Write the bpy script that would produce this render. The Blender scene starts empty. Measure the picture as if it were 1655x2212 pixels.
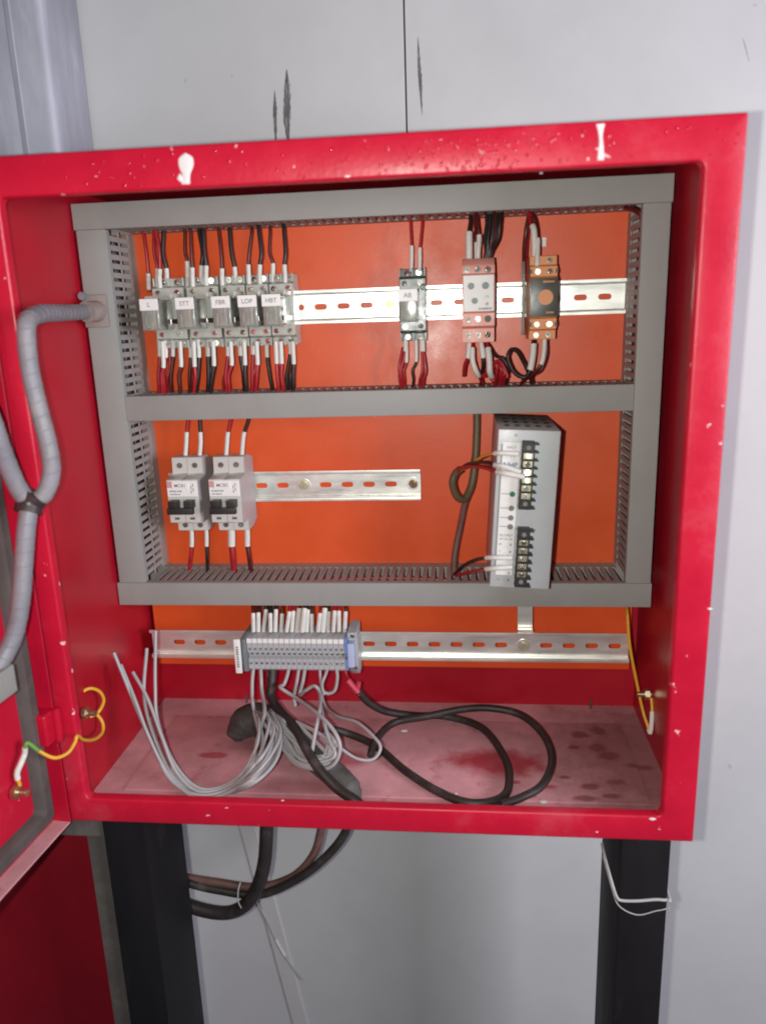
import bpy, bmesh, math, random
from mathutils import Vector, Matrix
random.seed(7)
S = 0.001                                   # everything below is written in millimetres
scene = bpy.context.scene
COL = scene.collection

# ------------------------------------------------------------------ camera
CAM = Vector((386.26, -626.45, 472.09)); ROT = (1.3209003, 0.0334769, 0.0976875)
FPX, UW, VH = 1667.63, 1655.0, 2212.0
cd = bpy.data.cameras.new('camera'); cam = bpy.data.objects.new('camera', cd); COL.objects.link(cam)
cam.location = CAM * S; cam.rotation_euler = ROT
cd.sensor_fit = 'VERTICAL'; cd.sensor_height = 24.0; cd.lens = 24.0 * FPX / VH
cd.clip_start = 0.01; cd.clip_end = 50
cd.dof.use_dof = True; cd.dof.focus_distance = 0.86; cd.dof.aperture_fstop = 2.6 
scene.camera = cam
# ------------------------------------------------------------------ ambient room light (indoors)
world = bpy.data.worlds.new('World'); scene.world = world; world.use_nodes = True
bg = world.node_tree.nodes['Background']
bg.inputs[0].default_value = (0.80, 0.80, 1.0, 1); bg.inputs[1].default_value = 0.10
# phone flash, a few centimetres beside the lens
fl = bpy.data.lights.new('flash', 'POINT'); fl.energy = 16.0; fl.color = (0.98, 1.0, 0.93); fl.shadow_soft_size = 0.006
flo = bpy.data.objects.new('flash', fl); COL.objects.link(flo); flo.location = Vector((352, -628, 470)) * S
# cool daylight / tube light of the room, high on the right
al = bpy.data.lights.new('room_light', 'AREA'); al.energy = 25; al.color = (0.90, 0.89, 1.0); al.shape = 'RECTANGLE'; al.size = 0.7; al.size_y = 0.5
alo = bpy.data.objects.new('room_light', al); COL.objects.link(alo); alo.location = (1.7, -0.80, 0.50)
alo.rotation_euler = (Vector((0.5, 0.28, 0.4)) - alo.location).to_track_quat('-Z', 'Y').to_euler()
vs = scene.view_settings
vs.view_transform = 'Standard'; vs.look = 'None'; vs.exposure = 0.0; vs.gamma = 1.0; vs.use_curve_mapping = False
try: scene.cycles.filter_width = 1.9
except Exception: pass

# ------------------------------------------------------------------ helpers
RM = (Matrix.Rotation(ROT[2], 3, 'Z') @ Matrix.Rotation(ROT[1], 3, 'Y') @ Matrix.Rotation(ROT[0], 3, 'X'))
def ray(u, v): return RM @ Vector(((u - UW / 2) / FPX, -(v - VH / 2) / FPX, -1))
def at(u, v, y):            # survey point at depth y
    w = ray(u, v); return CAM + w * ((y - CAM.y) / w.y)
def atz(u, v, z):           # survey point at height z
    w = ray(u, v); return CAM + w * ((z - CAM.z) / w.z)
def atx(u, v, x):
    w = ray(u, v); return CAM + w * ((x - CAM.x) / w.x)

MATS = {}
def mat(name, col, rough=0.5, metal=0.0, var=0.12, scale=25, bump=0.0, bscale=200, spec=0.5, dust=None, coat=0.0, trans=0.0, alpha=1.0, chips=None):
    m = bpy.data.materials.new(name); m.use_nodes = True; N = m.node_tree.nodes; L = m.node_tree.links
    b = N['Principled BSDF']
    b.inputs['Roughness'].default_value = rough; b.inputs['Metallic'].default_value = metal
    b.inputs['Specular IOR Level'].default_value = spec; b.inputs['Coat Weight'].default_value = coat
    b.inputs['Coat Roughness'].default_value = 0.15
    b.inputs['Transmission Weight'].default_value = trans; b.inputs['Alpha'].default_value = alpha
    tc = N.new('ShaderNodeTexCoord')
    nz = N.new('ShaderNodeTexNoise'); nz.inputs['Scale'].default_value = scale; nz.inputs['Detail'].default_value = 6; nz.inputs['Roughness'].default_value = 0.65
    L.new(tc.outputs['Object'], nz.inputs['Vector'])
    rp = N.new('ShaderNodeMapRange'); rp.inputs[1].default_value = 0.3; rp.inputs[2].default_value = 0.7
    rp.inputs[3].default_value = 1 - var; rp.inputs[4].default_value = 1 + var
    L.new(nz.outputs['Fac'], rp.inputs[0])
    mx = N.new('ShaderNodeMix'); mx.data_type = 'RGBA'; mx.blend_type = 'MULTIPLY'; mx.inputs[0].default_value = 1
    mx.inputs[6].default_value = (*col, 1); L.new(rp.outputs[0], mx.inputs[7])
    out = mx.outputs[2]
    def over(fac, c, prev):
        k = N.new('ShaderNodeMix'); k.data_type = 'RGBA'; L.new(fac, k.inputs[0]); L.new(prev, k.inputs[6]); k.inputs[7].default_value = (*c, 1); return k.outputs[2]
    if dust:
        dc, lo, hi, ds = dust
        n2 = N.new('ShaderNodeTexNoise'); n2.inputs['Scale'].default_value = ds; n2.inputs['Detail'].default_value = 8; n2.inputs['Roughness'].default_value = 0.7
        L.new(tc.outputs['Object'], n2.inputs['Vector'])
        r2 = N.new('ShaderNodeMapRange'); r2.inputs[1].default_value = lo; r2.inputs[2].default_value = hi; L.new(n2.outputs['Fac'], r2.inputs[0])
        out = over(r2.outputs[0], dc, out)
    if chips:
        cc, cs, th = chips
        vo = N.new('ShaderNodeTexNoise'); vo.inputs['Scale'].default_value = cs; vo.inputs['Detail'].default_value = 2
        L.new(tc.outputs['Object'], vo.inputs['Vector'])
        r3 = N.new('ShaderNodeMapRange'); r3.inputs[1].default_value = th; r3.inputs[2].default_value = th + .02; L.new(vo.outputs['Fac'], r3.inputs[0])
        out = over(r3.outputs[0], cc, out)
    L.new(out, b.inputs['Base Color'])
    rr = N.new('ShaderNodeMapRange'); rr.inputs[1].default_value = 0.3; rr.inputs[2].default_value = 0.7
    rr.inputs[3].default_value = max(0.02, rough - 0.1); rr.inputs[4].default_value = min(1, rough + 0.12)
    L.new(nz.outputs['Fac'], rr.inputs[0]); L.new(rr.outputs[0], b.inputs['Roughness'])
    if bump:
        n3 = N.new('ShaderNodeTexNoise'); n3.inputs['Scale'].default_value = bscale; n3.inputs['Detail'].default_value = 3
        L.new(tc.outputs['Object'], n3.inputs['Vector'])
        bp = N.new('ShaderNodeBump'); bp.inputs['Strength'].default_value = bump; bp.inputs['Distance'].default_value = 0.0006
        L.new(n3.outputs['Fac'], bp.inputs['Height']); L.new(bp.outputs[0], b.inputs['Normal'])
    MATS[name] = m
    return m

mat('red_paint', (0.49, 0.0065, 0.030), 0.36, spec=.38, var=.14, scale=9, bump=.28, bscale=240, dust=((0.42, .09, .11), .55, .95, 9), chips=((.75, .45, .47), 110, .735))
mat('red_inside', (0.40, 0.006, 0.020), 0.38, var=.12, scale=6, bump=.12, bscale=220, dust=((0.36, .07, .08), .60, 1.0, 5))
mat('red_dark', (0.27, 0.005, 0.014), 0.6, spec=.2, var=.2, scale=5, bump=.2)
mat('orange_paint', (0.70, 0.088, 0.017), 0.40, var=.06, scale=12, bump=.12, bscale=330, dust=((.62, .12, .06), .62, .98, 8), chips=((.62, .22, .15), 120, .775))
mat('duct_grey', (0.285, 0.29, 0.275), 0.55, var=.06, scale=14, spec=.35, dust=((.35, .33, .30), .56, .95, 9))
mat('duct_inner', (0.31, 0.285, 0.27), 0.6, var=.10, scale=40)
mat('zinc', (0.93, 0.94, 0.88), 0.35, metal=.78, var=.10, scale=50, bump=.05, bscale=500)
mat('brass', (0.62, 0.55, 0.38), 0.4, metal=1.0, var=.2, scale=80)
mat('screw', (0.60, 0.58, 0.52), 0.27, metal=1.0, var=.1, scale=100)
mat('socket', (0.43, 0.445, 0.40), 0.25, var=.15, scale=60)
mat('socket_dark', (0.10, 0.115, 0.105), 0.28, var=.2, scale=60)
mat('clear', (0.80, 0.84, 0.77), 0.12, var=.04, scale=40, trans=.75, spec=.6)
mat('coil', (0.38, 0.37, 0.30), 0.5, var=.3, scale=120)
mat('contact', (0.55, 0.53, 0.42), 0.35, metal=.8, var=.2, scale=120)
mat('sleeve', (0.66, 0.645, 0.60), 0.5, var=.06, scale=90, dust=((.22, .22, .21), .63, .72, 300))
mat('label_white', (0.76, 0.76, 0.74), 0.5, var=.03)
mat('ink', (0.03, 0.03, 0.035), 0.6, var=.1)
mat('ink_grey', (0.22, 0.22, 0.22), 0.6, var=.1)
mat('ink_blue', (0.06, 0.06, 0.33), 0.6, var=.1)
mat('wire_red', (0.36, 0.014, 0.022), 0.38, var=.12, scale=80)
mat('wire_black', (0.018, 0.013, 0.013), 0.42, var=.2, scale=80)
mat('wire_maroon', (0.085, 0.012, 0.011), 0.4, var=.2, scale=80)
mat('wire_grey', (0.37, 0.36, 0.37), 0.42, var=.08, scale=60)
mat('wire_yellow', (0.70, 0.36, 0.03), 0.42, var=.1, scale=60)
mat('wire_green', (0.13, 0.30, 0.06), 0.42, var=.1, scale=60)
mat('cable_black', (0.028, 0.022, 0.021), 0.5, var=.3, scale=40, dust=((.13, .10, .09), .55, .9, 40))
mat('cable_olive', (0.12, 0.085, 0.045), 0.45, var=.2, scale=40)
mat('cable_brown', (0.15, 0.072, 0.06), 0.55, var=.25, scale=50)
mat('sheath', (0.050, 0.046, 0.044), 0.7, var=.35, scale=20, bump=.5, bscale=120, dust=((.17, .165, .155), .46, .72, 14))
mat('salmon', (0.70, 0.31, 0.25), 0.42, var=.06, scale=60)
mat('amber', (0.64, 0.25, 0.085), 0.45, var=.08, scale=60)
mat('black_plastic', (0.026, 0.027, 0.026), 0.4, var=.15, scale=60)
mat('panel_dark', (0.060, 0.066, 0.052), 0.35, var=.15, scale=50)
mat('breaker', (0.52, 0.51, 0.475), 0.45, var=.04, scale=30)
mat('breaker_side', (0.42, 0.39, 0.39), 0.5, var=.06, scale=20)
mat('hole', (0.10, 0.105, 0.095), 0.6, var=.2)
mat('pink_print', (0.55, 0.30, 0.30), 0.5, var=.06)
mat('psu_grey', (0.42, 0.44, 0.44), 0.42, var=.04, scale=30, bump=.06, bscale=500)
mat('terminal', (0.40, 0.41, 0.42), 0.42, var=.06, scale=60)
mat('terminal_dark', (0.17, 0.18, 0.185), 0.5, var=.1, scale=60)
mat('blue_plastic', (0.16, 0.24, 0.50), 0.42, var=.06)
mat('blue_pale', (0.42, 0.48, 0.66), 0.42, var=.06)
mat('gasket', (0.075, 0.060, 0.058), 0.8, var=.2, scale=30, bump=.4, bscale=150, dust=((.13, .105, .10), .5, .9, 20))
mat('conduit', (0.20, 0.195, 0.22), 0.5, var=.22, scale=30, bump=.3, bscale=120, dust=((.33, .30, .27), .50, .85, 36))
mat('conduit_dusty', (0.27, 0.22, 0.20), 0.7, var=.15, scale=90, bump=.6, bscale=300)
mat('tape', (0.035, 0.022, 0.022), 0.45, var=.2)
mat('wall_paint', (0.55, 0.55, 0.55), 0.5, var=.05, scale=5, bump=.15, bscale=70, dust=((.45, .44, .43), .55, .95, 4), chips=((.40, .40, .40), 38, .77))
mat('red_gloss', (0.50, 0.0065, 0.030), 0.16, var=.1, spec=.9)
mat('boot', (0.040, 0.034, 0.033), 0.75, var=.4, scale=30, bump=.8, bscale=150, dust=((.13, .125, .118), .44, .68, 16))
mat('wall_gap', (0.05, 0.05, 0.05), 0.8)
mat('scuff', (0.13, 0.125, 0.125), 0.8, var=.6, scale=90, dust=((.40, .40, .40), .50, .60, 160))
mat('scuff_faint', (0.45, 0.45, 0.46), 0.8, var=.2, scale=90)
mat('galvanised', (0.38, 0.38, 0.44), 0.5, metal=.2, var=.38, scale=12, bump=.3, bscale=60, dust=((.60, .60, .68), .56, .74, 26))
mat('leg_black', (0.006, 0.005, 0.006), 0.6, spec=.25, var=.5, scale=12, dust=((.07, .058, .055), .56, .85, 10))
mat('dusty_iron', (0.085, 0.072, 0.064), 0.75, var=.25, scale=16, bump=.4, bscale=80, dust=((.17, .15, .13), .5, .8, 12))
mat('white_paint', (0.74, 0.70, 0.70), 0.4, var=.05)
mat('white_wire', (0.42, 0.41, 0.40), 0.5, var=.1)
mat('trunking', (0.54, 0.53, 0.53), 0.5, var=.04)
mat('led_green', (0.05, 0.20, 0.09), 0.2, var=.05)
mat('led_grey', (0.22, 0.20, 0.18), 0.2, var=.05)
mat('splice_red', (0.52, 0.05, 0.09), 0.45, var=.1)
mat('knob', (0.07, 0.09, 0.10), 0.4, var=.1)
# anisotropic-looking scratches on the column come from stretched noise
def stretch(m, sx, sy, sz):
    nt = MATS[m].node_tree; tc = [n for n in nt.nodes if n.type == 'TEX_COORD'][0]
    mp = nt.nodes.new('ShaderNodeMapping'); mp.inputs['Scale'].default_value = (sx, sy, sz)
    for l in list(nt.links):
        if l.from_node == tc: nt.links.new(mp.outputs[0], l.to_socket)
    nt.links.new(tc.outputs['Object'], mp.inputs[0])
stretch('galvanised', 1, 1, .22); stretch('zinc', .25, 1, 1); stretch('leg_black', 1, 1, .3); stretch('scuff', 1, 1, .25)

# dusty floor of the enclosure: dust over red paint, wiped red patches, darker brown patches at right and by the boot
def floor_material():
    m = mat('dusty_floor', (0.60, 0.29, 0.32), 0.75, var=.22, scale=14, bump=.4, bscale=260, dust=((.34, .035, .05), .56, .80, 24))
    N = m.node_tree.nodes; L = m.node_tree.links; b = N['Principled BSDF']
    prev = b.inputs['Base Color'].links[0].from_socket
    geo = N.new('ShaderNodeNewGeometry')
    nz = N.new('ShaderNodeTexNoise'); nz.inputs['Scale'].default_value = 55; nz.inputs['Detail'].default_value = 8; nz.inputs['Roughness'].default_value = .7
    L.new(geo.outputs['Position'], nz.inputs['Vector'])
    def patch(p, rx, ry, c, soft, prev, strength=1.0, wob=1.3):
        mp = N.new('ShaderNodeMapping'); mp.vector_type = 'POINT'
        mp.inputs['Location'].default_value = (-p.x * S / (rx * S), -p.y * S / (ry * S), 0); mp.inputs['Scale'].default_value = (1 / (rx * S), 1 / (ry * S), 0)
        L.new(geo.outputs['Position'], mp.inputs[0])
        ln = N.new('ShaderNodeVectorMath'); ln.operation = 'LENGTH'; L.new(mp.outputs[0], ln.inputs[0])
        ad = N.new('ShaderNodeMath'); ad.operation = 'MULTIPLY_ADD'; L.new(nz.outputs['Fac'], ad.inputs[0]); ad.inputs[1].default_value = wob; L.new(ln.outputs['Value'], ad.inputs[2])
        r = N.new('ShaderNodeMapRange'); r.inputs[1].default_value = 1 + wob * .5 - soft; r.inputs[2].default_value = 1 + wob * .5 + soft; r.inputs[3].default_value = strength; r.inputs[4].default_value = 0
        L.new(ad.outputs[0], r.inputs[0])
        k = N.new('ShaderNodeMix'); k.data_type = 'RGBA'; L.new(r.outputs[0], k.inputs[0]); L.new(prev, k.inputs[6]); k.inputs[7].default_value = (*c, 1)
        return k.outputs[2]
    red = (0.36, .012, .026); dk = (.16, .035, .035)
    prev = patch(atz(1400, 1640, 3), 95, 120, (.17, .062, .058), .5, prev, .75)
    prev = patch(atz(1080, 1648, 3), 42, 24, red, .35, prev, .85)
    prev = patch(atz(1010, 1640, 3), 22, 14, red, .4, prev, .5)
    prev = patch(atz(460, 1632, 3), 17, 6, red, .2, prev, .7, 1.2)
    prev = patch(atz(760, 1640, 3), 16, 14, red, .4, prev, .6, 1.0)
    for u, v, rx, ry in ((1252, 1588, 10, 8), (1292, 1580, 10, 8), (1288, 1615, 10, 8), (1315, 1634, 10, 8), (1240, 1615, 6, 4), (1380, 1655, 14, 5), (1330, 1690, 9, 5),
                         (1275, 1700, 10, 5), (1180, 1700, 9, 4), (1265, 1725, 12, 5), (1220, 1680, 6, 3), (1110, 1690, 6, 3), (1320, 1720, 9, 4), (1140, 1720, 8, 4)):
        prev = patch(atz(u, v, 3), rx, ry, dk if u > 1200 else red, .3, prev, .7, 1.5)
    prev = patch(atz(640, 1700, 3), 60, 14, (.20, .05, .045), .5, prev, .6, 1.0)
    prev = patch(atz(560, 1610, 3), 40, 18, (.16, .035, .035), .5, prev, .6, 1.0)
    L.new(prev, b.inputs['Base Color'])
floor_material()

ORI = {}
def _link(o, parent, origin):
    COL.objects.link(o); ORI[o.name] = Vector(origin)
    if parent is not None:
        o.parent = parent; o.location = (Vector(origin) - ORI[parent.name]) * S
    else: o.location = Vector(origin) * S
    return o
def thing(name, label, cat, origin=(0, 0, 0), group=None, rot=(0, 0, 0)):
    o = bpy.data.objects.new(name, None); o.empty_display_size = 0.02; _link(o, None, origin); o.rotation_euler = rot
    o['label'] = label; o['category'] = cat
    if group: o['group'] = group
    return o
def tag(o, label, cat, group=None):
    o['label'] = label; o['category'] = cat
    if group: o['group'] = group
    return o
def obj(name, bm, m, parent=None, local=False, smooth=True, kind=None, angle=35):
    """bm in mm (world unless local, then in the parent's frame)"""
    vs_ = [v.co for v in bm.verts]
    lo = Vector([min(c[i] for c in vs_) for i in range(3)]); hi = Vector([max(c[i] for c in vs_) for i in range(3)])
    org = Vector(((lo.x + hi.x) / 2, (lo.y + hi.y) / 2, lo.z))
    bmesh.ops.translate(bm, verts=bm.verts, vec=-org); bmesh.ops.scale(bm, verts=bm.verts, vec=(S, S, S))
    bmesh.ops.recalc_face_normals(bm, faces=bm.faces)
    me = bpy.data.meshes.new(name); bm.to_mesh(me); bm.free()
    me.materials.append(MATS[m] if isinstance(m, str) else m)
    if smooth:
        for p in me.polygons: p.use_smooth = True
        me.set_sharp_from_angle(angle=math.radians(angle))
    o = bpy.data.objects.new(name, me)
    if local:
        COL.objects.link(o); o.parent = parent; o.location = org * S; ORI[o.name] = ORI[parent.name] + org
        if parent.name in LOC: o.location = (org - LOC[parent.name]) * S
        LOC[o.name] = org
    else: _link(o, parent, org)
    if kind: o['kind'] = kind
    return o
LOC = {}
def clone(src, parent, delta):
    c = src.copy(); COL.objects.link(c); c.parent = parent; c.location = src.location + Vector(delta) * S; ORI[c.name] = ORI[src.name] + Vector(delta)
    return c
def box(x0, x1, y0, y1, z0, z1, bev=0.0, seg=2, bm=None):
    b = bmesh.new()
    vs_ = [b.verts.new((x, y, z)) for z in (z0, z1) for y in (y0, y1) for x in (x0, x1)]
    for f in ((0, 2, 3, 1), (4, 5, 7, 6), (0, 1, 5, 4), (2, 6, 7, 3), (0, 4, 6, 2), (1, 3, 7, 5)): b.faces.new([vs_[i] for i in f])
    if bev: bmesh.ops.bevel(b, geom=list(b.edges), offset=bev, segments=seg, affect='EDGES', profile=.6)
    if bm is None: return b
    return add(bm, b)
def add(bm, b):
    me = bpy.data.meshes.new('tmp'); b.to_mesh(me); b.free(); bm.from_mesh(me); bpy.data.meshes.remove(me); return bm
def cyl(c, axis, r, h, n=16, bev=0.0, bm=None, r2=None):
    b = bmesh.new(); bmesh.ops.create_cone(b, cap_ends=True, segments=n, radius1=r, radius2=r if r2 is None else r2, depth=h)
    if bev: bmesh.ops.bevel(b, geom=[e for e in b.edges if len(e.link_faces) == 2 and e.calc_face_angle(0) > 1], offset=bev, segments=2, affect='EDGES')
    q = Vector((0, 0, 1)).rotation_difference(Vector(axis)); bmesh.ops.rotate(b, verts=b.verts, cent=(0, 0, 0), matrix=q.to_matrix())
    bmesh.ops.translate(b, verts=b.verts, vec=c)
    return b if bm is None else add(bm, b)
def screw(c, r, h=2.0, axis=(0, -1, 0), ang=None):
    """slotted pan-head screw whose outer face is at c"""
    if tuple(axis) == (0, -1, 0): axis = Vector((random.uniform(-.24, .24), -1, random.uniform(-.24, .24))).normalized()
    a = Vector(axis); b = cyl(Vector(c) - a * (h / 2), axis, r, h, 14, bev=r * .22)
    ang = random.uniform(0, 3.14) if ang is None else ang
    q = Vector((0, 0, 1)).rotation_difference(a).to_matrix()
    for k in (0, math.pi / 2):
        s = box(-r * .8, r * .8, -r * .13, r * .13, -.25, .12)
        bmesh.ops.rotate(s, verts=s.verts, cent=(0, 0, 0), matrix=Matrix.Rotation(ang + k, 3, 'Z')); bmesh.ops.rotate(s, verts=s.verts, cent=(0, 0, 0), matrix=q)
        bmesh.ops.translate(s, verts=s.verts, vec=c); add(b, s)
    return b
def prism(poly, axis, a0, a1, bev=0.0):
    """polygon extruded along axis ('x','y','z'); poly gives the two other coordinates"""
    b = bmesh.new()
    def P(p, t): return {'x': (t, p[0], p[1]), 'y': (p[0], t, p[1]), 'z': (p[0], p[1], t)}[axis]
    A = [b.verts.new(P(p, a0)) for p in poly]; B = [b.verts.new(P(p, a1)) for p in poly]; n = len(poly)
    for i in range(n): b.faces.new((A[i], A[(i + 1) % n], B[(i + 1) % n], B[i]))
    b.faces.new(A[::-1]); b.faces.new(B)
    if bev: bmesh.ops.bevel(b, geom=list(b.edges), offset=bev, segments=1, affect='EDGES')
    return b
def spline(pts, n=10):
    P = [Vector(p) for p in pts]
    if len(P) == 2: return [P[0].lerp(P[1], i / n) for i in range(n + 1)]
    Q = [P[0] * 2 - P[1]] + P + [P[-1] * 2 - P[-2]]; out = []
    for i in range(1, len(Q) - 2):
        p0, p1, p2, p3 = Q[i - 1:i + 3]
        for k in range(n):
            t = k / n; out.append(0.5 * ((2 * p1) + (p2 - p0) * t + (2 * p0 - 5 * p1 + 4 * p2 - p3) * t * t + (3 * p1 - p0 - 3 * p2 + p3) * t ** 3))
    return out + [P[-1]]
def tube(path, r, n=10, bm=None, rf=None, flat=1.0):
    b = bmesh.new(); m = len(path); T = [(path[min(i + 1, m - 1)] - path[max(i - 1, 0)]).normalized() for i in range(m)]
    up = Vector((0, 1, 0)) if abs(T[0].y) < .9 else Vector((1, 0, 0)); nrm = (up - T[0] * up.dot(T[0])).normalized(); rings = []
    for i in range(m):
        nrm = (nrm - T[i] * nrm.dot(T[i])).normalized(); bn = T[i].cross(nrm); rr = r * (rf(i / (m - 1)) if rf else 1)
        rings.append([b.verts.new(path[i] + (nrm * math.cos(a) + bn * math.sin(a) * flat) * rr) for a in [2 * math.pi * k / n for k in range(n)]])
    for i in range(m - 1):
        for k in range(n): b.faces.new((rings[i][k], rings[i][(k + 1) % n], rings[i + 1][(k + 1) % n], rings[i + 1][k]))
    b.faces.new(rings[0][::-1]); b.faces.new(rings[-1])
    return b if bm is None else add(bm, b)
def cut(path, t0, t1):
    L = [0]
    for a, b in zip(path, path[1:]): L.append(L[-1] + (b - a).length)
    tot = L[-1]; out = []
    for i, p in enumerate(path):
        if t0 * tot <= L[i] <= t1 * tot: out.append(p)
    def pt(t):
        d = t * tot
        for i in range(len(L) - 1):
            if L[i + 1] >= d: return path[i].lerp(path[i + 1], (d - L[i]) / max(1e-6, L[i + 1] - L[i]))
        return path[-1]
    out = [pt(t0)] + [p for p in out if (p - pt(t0)).length > .3 and (p - pt(t1)).length > .3] + [pt(t1)]
    return out if len(out) > 2 else [out[0], out[0].lerp(out[1], .5), out[1]]
def wire(pts, r, m, label, group=None, sleeve=None, sr=None, cat='wire', name='wire', n=9, res=8):
    path = spline(pts, res); o = obj(name, tube(path, r, n), m, angle=80)
    tag(o, label, cat, group)
    if sleeve and sleeve[0] == 'i': obj('marker_sleeve', tube(path[sleeve[1] * res:sleeve[2] * res + 1], sr or r * 1.35, n), 'sleeve', o, angle=80)
    elif sleeve: obj('marker_sleeve', tube(cut(path, *sleeve), sr or r * 1.35, n), 'sleeve', o, angle=80)
    return o
def text(body, pos, size, m, parent, normal='-y', name='lettering', rot=0, local=False, squash=1.0):
    cu = bpy.data.curves.new('t', 'FONT'); cu.body = body; cu.size = size; cu.align_x = 'CENTER'; cu.align_y = 'CENTER'; cu.extrude = 0.05; cu.offset = size * .012
    t = bpy.data.objects.new('t', cu); COL.objects.link(t); dg = bpy.context.evaluated_depsgraph_get()
    me = bpy.data.meshes.new_from_object(t.evaluated_get(dg)); bpy.data.objects.remove(t); bpy.data.curves.remove(cu)
    b = bmesh.new(); b.from_mesh(me); bpy.data.meshes.remove(me)
    bmesh.ops.scale(b, verts=b.verts, vec=(squash, 1, 1))
    bmesh.ops.rotate(b, verts=b.verts, cent=(0, 0, 0), matrix=Matrix.Rotation(rot, 3, 'Z'))
    bmesh.ops.rotate(b, verts=b.verts, cent=(0, 0, 0), matrix=Matrix.Rotation(math.pi / 2, 3, 'X'))
    bmesh.ops.translate(b, verts=b.verts, vec=pos)
    return obj(name, b, m, parent, local=local, smooth=False)

def bars(x, y, z, w, h, m, parent, n=5, vert=False):
    """a line of print too small to read: a row of short strokes"""
    b = bmesh.new()
    for i in range(n):
        a0 = -w / 2 + w * i / n + w * .03; a1 = a0 + w / n * random.uniform(.55, .85)
        if vert: box(x - h / 2, x + h / 2, y - .12, y, z + a0, z + a1, bm=b)
        else: box(x + a0, x + a1, y - .12, y, z - h / 2, z + h / 2, bm=b)
    return obj('print_line', b, m, parent, smooth=False)

# ------------------------------------------------------------------ the setting: the wall behind
YW = 282.0
wall = obj('wall', box(-2600, 3200, YW + 6, YW + 60, -1600, 2600), 'wall_gap'); wall['kind'] = 'structure'
jx = 329.5
obj('wall_panel', box(-2600, jx - 1.0, YW, YW + 6.0, 300, 2600, bev=.8, seg=1), 'wall_paint', wall)
obj('wall_panel', prism([(jx + 1.0, 2600), (3200, 2600), (3200, -1600), (-2600, -1600), (-2600, 298), (jx + 1.0, 298)], 'y', YW, YW + 6.0), 'wall_paint', wall, smooth=False)
def scuff(pts, w, m='scuff'):
    """sliver of missing paint, thin and ragged"""
    path = spline([at(u, v, YW - .15) for u, v in pts], 12); b = bmesh.new(); top = []; n = len(path)
    A, B = [], []
    for i, p in enumerate(path):
        t = i / (n - 1); ww = w * (math.sin(math.pi * min(1, t * .98 + .02)) ** .9) * random.uniform(.85, 1.1)
        A.append(b.verts.new((p.x - ww, YW - .25, p.z))); B.append(b.verts.new((p.x + ww * random.uniform(.6, 1.1), YW - .25, p.z)))
    for i in range(n - 1): b.faces.new((A[i], B[i], B[i + 1], A[i + 1]))
    return obj('scuff_mark', b, m, wall, smooth=False)
scuff([(620, 150), (622, 200), (621, 260), (624, 315)], 4.6); scuff([(594, 195), (595, 250), (597, 315)], 2.3)
scuff([(903, 80), (906, 140), (909, 190), (912, 250)], 2.0, 'scuff'); scuff([(1604, 82), (1611, 105), (1618, 135)], .8, 'scuff_faint')
scuff([(1700, 1660), (1702, 1680)], 3, 'scuff_faint'); scuff([(1574, 1650), (1578, 1662)], 2.5, 'scuff_faint')
# stained band of older paint where the trunking runs down the wall under the box
b = prism([(p.x, p.z) for p in (at(518, 1780, YW), at(552, 1780, YW), at(680, 2260, YW), at(648, 2260, YW))], 'y', YW - 3.0, YW - .05, .6)
tag(obj('flat_trunking', b, 'trunking'), 'thin pale flat trunking slanting down the wall below the cabinet', 'trunking')

# ------------------------------------------------------------------ column and red cabinet at the left
col = thing('steel_column', 'scratched grey galvanised steel column rising behind the open door at left', 'column', (-120, 240, -1500))
obj('shaft', box(-230, -21, 196, YW - .5, -1500, 2200, bev=9, seg=4), 'galvanised', col)
obj('seam_strip', box(-60, -54, 195.2, 197.5, -1500, 2200, bev=.6, seg=1), 'galvanised', col)
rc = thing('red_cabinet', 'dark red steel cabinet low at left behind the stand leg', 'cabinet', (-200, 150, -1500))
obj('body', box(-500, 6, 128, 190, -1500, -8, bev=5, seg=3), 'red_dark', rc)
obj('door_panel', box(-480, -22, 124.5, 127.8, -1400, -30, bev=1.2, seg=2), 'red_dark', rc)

# ------------------------------------------------------------------ the enclosure
W, H, D = 591.3, 603.8, 250.0
LT, LR, LB, LL = 31.0, 28.7, 25.8, 19.6
enc = thing('electrical_enclosure', 'red steel electrical enclosure with its door swung open to the left', 'enclosure', (W / 2, D / 2, 0))
def rrect(x0, x1, z0, z1, r, y, n=5):
    out = []
    for cx, cz, a0 in ((x1 - r, z1 - r, 0), (x0 + r, z1 - r, 90), (x0 + r, z0 + r, 180), (x1 - r, z0 + r, 270)):
        for k in range(n + 1):
            a = math.radians(a0 + 90 * k / n); out.append(Vector((cx + r * math.cos(a), y, cz + r * math.sin(a))))
    return out
def loft(loops, closed=False):
    b = bmesh.new(); R_ = [[b.verts.new(p) for p in L_] for L_ in loops]; n = len(R_[0])
    for i in range(len(R_) - 1):
        for k in range(n): b.faces.new((R_[i][k], R_[i][(k + 1) % n], R_[i + 1][(k + 1) % n], R_[i + 1][k]))
    return b
ix0, ix1, iz0, iz1 = LL, W - LR, LB, H - LT
lps = [rrect(0, W, 0, H, 1.5, 4), rrect(0, W, 0, H, 1.5, 2.2), rrect(.3, W - .3, .3, H - .3, 1.5, 1.1), rrect(1, W - 1, 1, H - 1, 1.5, .35), rrect(2.2, W - 2.2, 2.2, H - 2.2, 1.5, 0)]
for e, y in ((2.6, 0), (1.2, .4), (.4, 1.2), (0, 2.6), (0, 9.0), (-.0, 9.6)):
    lps.append(rrect(ix0 - e, ix1 + e, iz0 - e, iz1 + e, 5 + e, y))
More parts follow.
